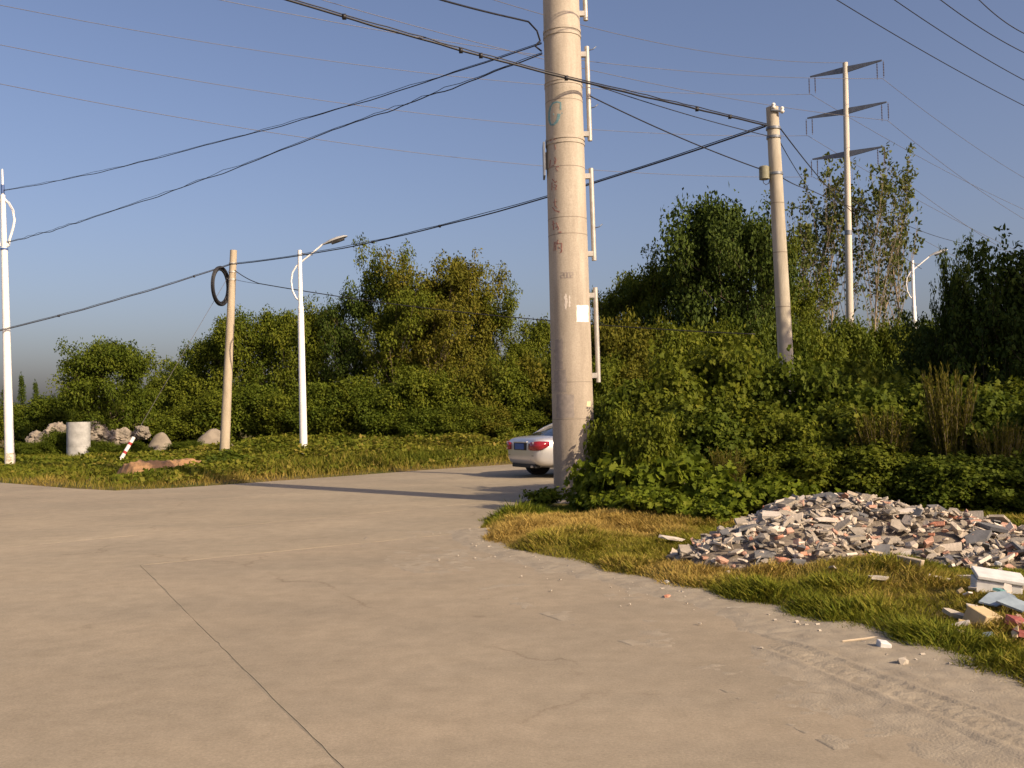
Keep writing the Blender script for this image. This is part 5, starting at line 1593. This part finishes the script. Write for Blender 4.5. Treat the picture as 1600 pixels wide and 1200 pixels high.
lying('slate_shard', 'dark grey shard beside the orange brick lump', 'shard', 1248, 887, shape('slate_shard', 212, (.18, .11, .03), 'shard', M_SLATE), 1, (0.15, 0.1, 0.5), 0.06)
lying('broken_brick', 'pink broken brick standing at the left tip of the rubble', 'brick', 1128, 888, shape('broken_brick', 213, (.19, .13, .10), 'lump', M_PINK), 1.0, (0.5, 0.3, 0.5), 0.08)
lying('crumpled_scrap', 'crumpled pale scrap on the tawny grass left of the rubble', 'scrap', 1050, 852, shape('crumpled_scrap', 214, (.36, .10, .06), 'lump', M_WHITEC), 1, (0.1, 0.15, -0.2), 0.12)
for i, (px, py, s, lb) in enumerate([(1382, 1015, .075, 'bright white stone block on the dirt at the grass edge'), (1411, 1041, .09, 'low brown stone on the dirt beside the white block'), (1043, 914, .07, 'white pebble on the grass edge above the red fragment'), (1137, 897, .05, 'small white pebble in the grass edge near the rubble tip')]):
    lying('stone', lb, 'stone', px, py, shape('stone', 220 + i, (s * 1.2, s, s), 'lump' if i else 'brick', M_FOAM if i in (0, 2) else M_STONE), 1, (0.1, 0.2, i), s * 0.35)
lying('red_fragment', 'small red brick fragment on the road by the grass', 'brick', 1043, 934, shape('red_fragment', 230, (.09, .06, .05), 'lump', M_BRICK), 1, (0, 0, 1), 0.015)
lying('stick', 'thin pale stick lying across the dirt and grass edge', 'stick', 1345, 1003, shape('stick', 231, (.34, .014, .014), 'brick', M_WOOD), 1, (0, 0.03, 0.45), 0.025)
lying('stick', 'short pale stick on the road below the grass edge', 'stick', 1150, 952, shape('stick', 232, (.16, .02, .018), 'brick', M_STONE), 1, (0, 0, -0.15), 0.012)
# loose gravel along the edge
gr_ = MB(); rg = random.Random(9)
for i in range(300):
    k_ = rg.randrange(len(S)); w = abs(rg.gauss(0, 0.22)) - 0.08
    if rg.random() < 0.15: w += rg.random() * 0.8
    x, y = ex[k_] - ty[k_] * w, ey[k_] + tx[k_] * w
    s = rg.choice((.005, .006, .008, .010, .016)) * rg.uniform(.7, 1.3)
    R3 = Matrix.Rotation(rg.uniform(0, 6.28), 3, 'Z') @ Matrix.Rotation(rg.uniform(0, 1), 3, 'X')
    gr_.box((x, y, 0.012 + s * 0.2), (s * rg.uniform(.8, 1.8), s, s * .7), R3)
o = gr_.build('gravel', M_STONE, None); tag(o, 'loose pale gravel scattered along the grass edge', 'gravel', None, 'stuff')

# ------------------------------------------------------------------ far-left things
# upright concrete pipe
PBs = GND(123, 720)
pp = thing('concrete_pipe', 'upright white concrete pipe under the small round tree', 'pipe', PBs)
M_PIPE = mat('white pipe', (0.42, 0.42, 0.40), (0.26, 0.26, 0.245), 0.8, 3)
pr_ = 17.5 / FPX * PBs.y
b = MB(); b.tube([(0, 0, -0.1), (0, 0, 0.60)], pr_ * 1.0, 28); b.build('lower_ring', M_PIPE, pp, True, auto=40)
b = MB(); b.tube([(0, 0, 0.605), (0, 0, 1.62)], pr_ * 0.985, 28); b.build('upper_ring', M_PIPE, pp, True, auto=40)
b = MB(); b.tube([(0, 0, 0.595), (0, 0, 0.611)], pr_ * 0.96, 28); b.build('joint', M_SEAM, pp, True, auto=40)
# orange earth bank
e0, e1 = GND(178, 752), GND(372, 740)
n_ = 140
u_ = np.linspace(0, 1, n_); w_ = np.linspace(-1, 1, 40)
U_, W_ = np.meshgrid(u_, w_, indexing='ij')
ed = (e1 - e0); en = Vector((-ed.y, ed.x, 0)).normalized()
cxx = e0.x + ed.x * U_ + en.x * W_ * 0.85; cyy = e0.y + ed.y * U_ + en.y * (W_ + 0.4) * 0.85
prof_ = (1 - np.abs(W_) ** 2.2) * np.minimum(1, np.minimum(U_ * 14, (1 - U_) * 5))
zz_ = gz(cxx.ravel(), cyy.ravel()).reshape(U_.shape) - 0.10 + prof_ * (0.52 - 0.10 * U_) + (fbm(cxx * 2.5, cyy * 2.5, 4) - 0.5) * 0.22 + (fbm(cxx * 11, cyy * 11, 3) - 0.5) * 0.10
bank = link('earth_bank', grid_mesh('earth_bank', cxx, cyy, zz_), None, mat('orange earth', (0.38, 0.215, 0.10), (0.25, 0.15, 0.075), 0.95, 4, bump=1.0, bscale=16))
tag(bank, 'low bank of dug orange earth along the far road edge', 'earth bank')
# pale stones and spoil heaps
rs = random.Random(3)
def boulder_mesh(seed, s):
    from mathutils import noise as mn
    bm = bmesh.new(); bmesh.ops.create_icosphere(bm, subdivisions=4, radius=0.5)
    o_ = Vector((seed, seed * .37, 1.7))
    for v in bm.verts:
        n = v.co.normalized()
        v.co = Vector((n.x * 1.25, n.y, n.z * 0.85)) * s * (0.62 + 0.30 * mn.noise(n * 1.7 + o_) + 0.22 * abs(mn.noise(n * 4 + o_)) + 0.10 * mn.noise(n * 11 + o_))
    me = bpy.data.meshes.new('boulder'); bm.to_mesh(me); bm.free()
    me.materials.append(M_BOULD)
    return me
M_BOULD = mat('pale boulder', (0.28, 0.24, 0.19), (0.15, 0.13, 0.10), 0.9, 3, bump=0.8, bscale=12)
for px, py, s, lb in [(60, 690, 1.5, 'pale rubble boulder left of the white concrete pipe'), (92, 676, 1.3, 'pale rubble boulder just beside the white concrete pipe'), (152, 676, 1.6, 'pale broken boulder right of the white concrete pipe'), (172, 690, 1.5, 'pale broken boulder low beside the white pipe'), (190, 684, 1.3, 'pale broken boulder near the striped stay guard'), (222, 676, 1.0, 'pale boulder above the striped stay guard')]:
    d_ = 43
    p = PIX(px, py, d_)
    me_ = boulder_mesh(int(px), s * 0.50)
    o = bpy.data.objects.new('boulder', me_); COL.objects.link(o)
    o.location = (p.x, p.y, p.z); o.rotation_euler = (rs.uniform(-.4, .4), rs.uniform(-.4, .4), rs.uniform(0, 6))
    tag(o, lb, 'boulder')
def heap(px, pyt, d, r, m, lb):
    p = PIX(px, pyt, d); h = p.z
    a = np.linspace(0, 2 * math.pi, 30, endpoint=False); q = np.linspace(0, 1, 9)
    A_, Q_ = np.meshgrid(np.append(a, a[0]), q, indexing='ij')
    X_ = p.x + np.cos(A_) * Q_ * r; Y_ = p.y + np.sin(A_) * Q_ * r * .8
    Z_ = gz(X_.ravel(), Y_.ravel()).reshape(X_.shape) + (h + 0.1) * np.cos(Q_ * math.pi / 2) ** 1.6 - 0.08 + (fbm(X_ * 1.6, Y_ * 1.6, 4) - .5) * 0.3
    o = link('spoil_heap', grid_mesh('spoil_heap', X_[::-1], Y_[::-1], Z_[::-1]), None, m); tag(o, lb, 'heap')
M_SPOIL = mat('pale spoil', (0.27, 0.23, 0.175), (0.17, 0.145, 0.11), 0.95, 2, bump=0.8, bscale=10)
heap(252, 680, 42.5, 0.9, M_SPOIL, 'small pale spoil heap right of the striped stay guard')
heap(332, 672, 43, 1.3, M_SPOIL, 'grey spoil heap just behind the tan concrete pole')
# thin stake
p = GND(267, 706); st_ = MB(); st_.tube([(0, 0, -.1), (0.02, 0, 1.1), (0.0, 0, 2.1)], .035, 6)
o = st_.build('stake', M_WOOD, None); o.location = (p.x, p.y, 0.05); tag(o, 'thin wooden stake in the weeds behind the earth bank', 'stake')
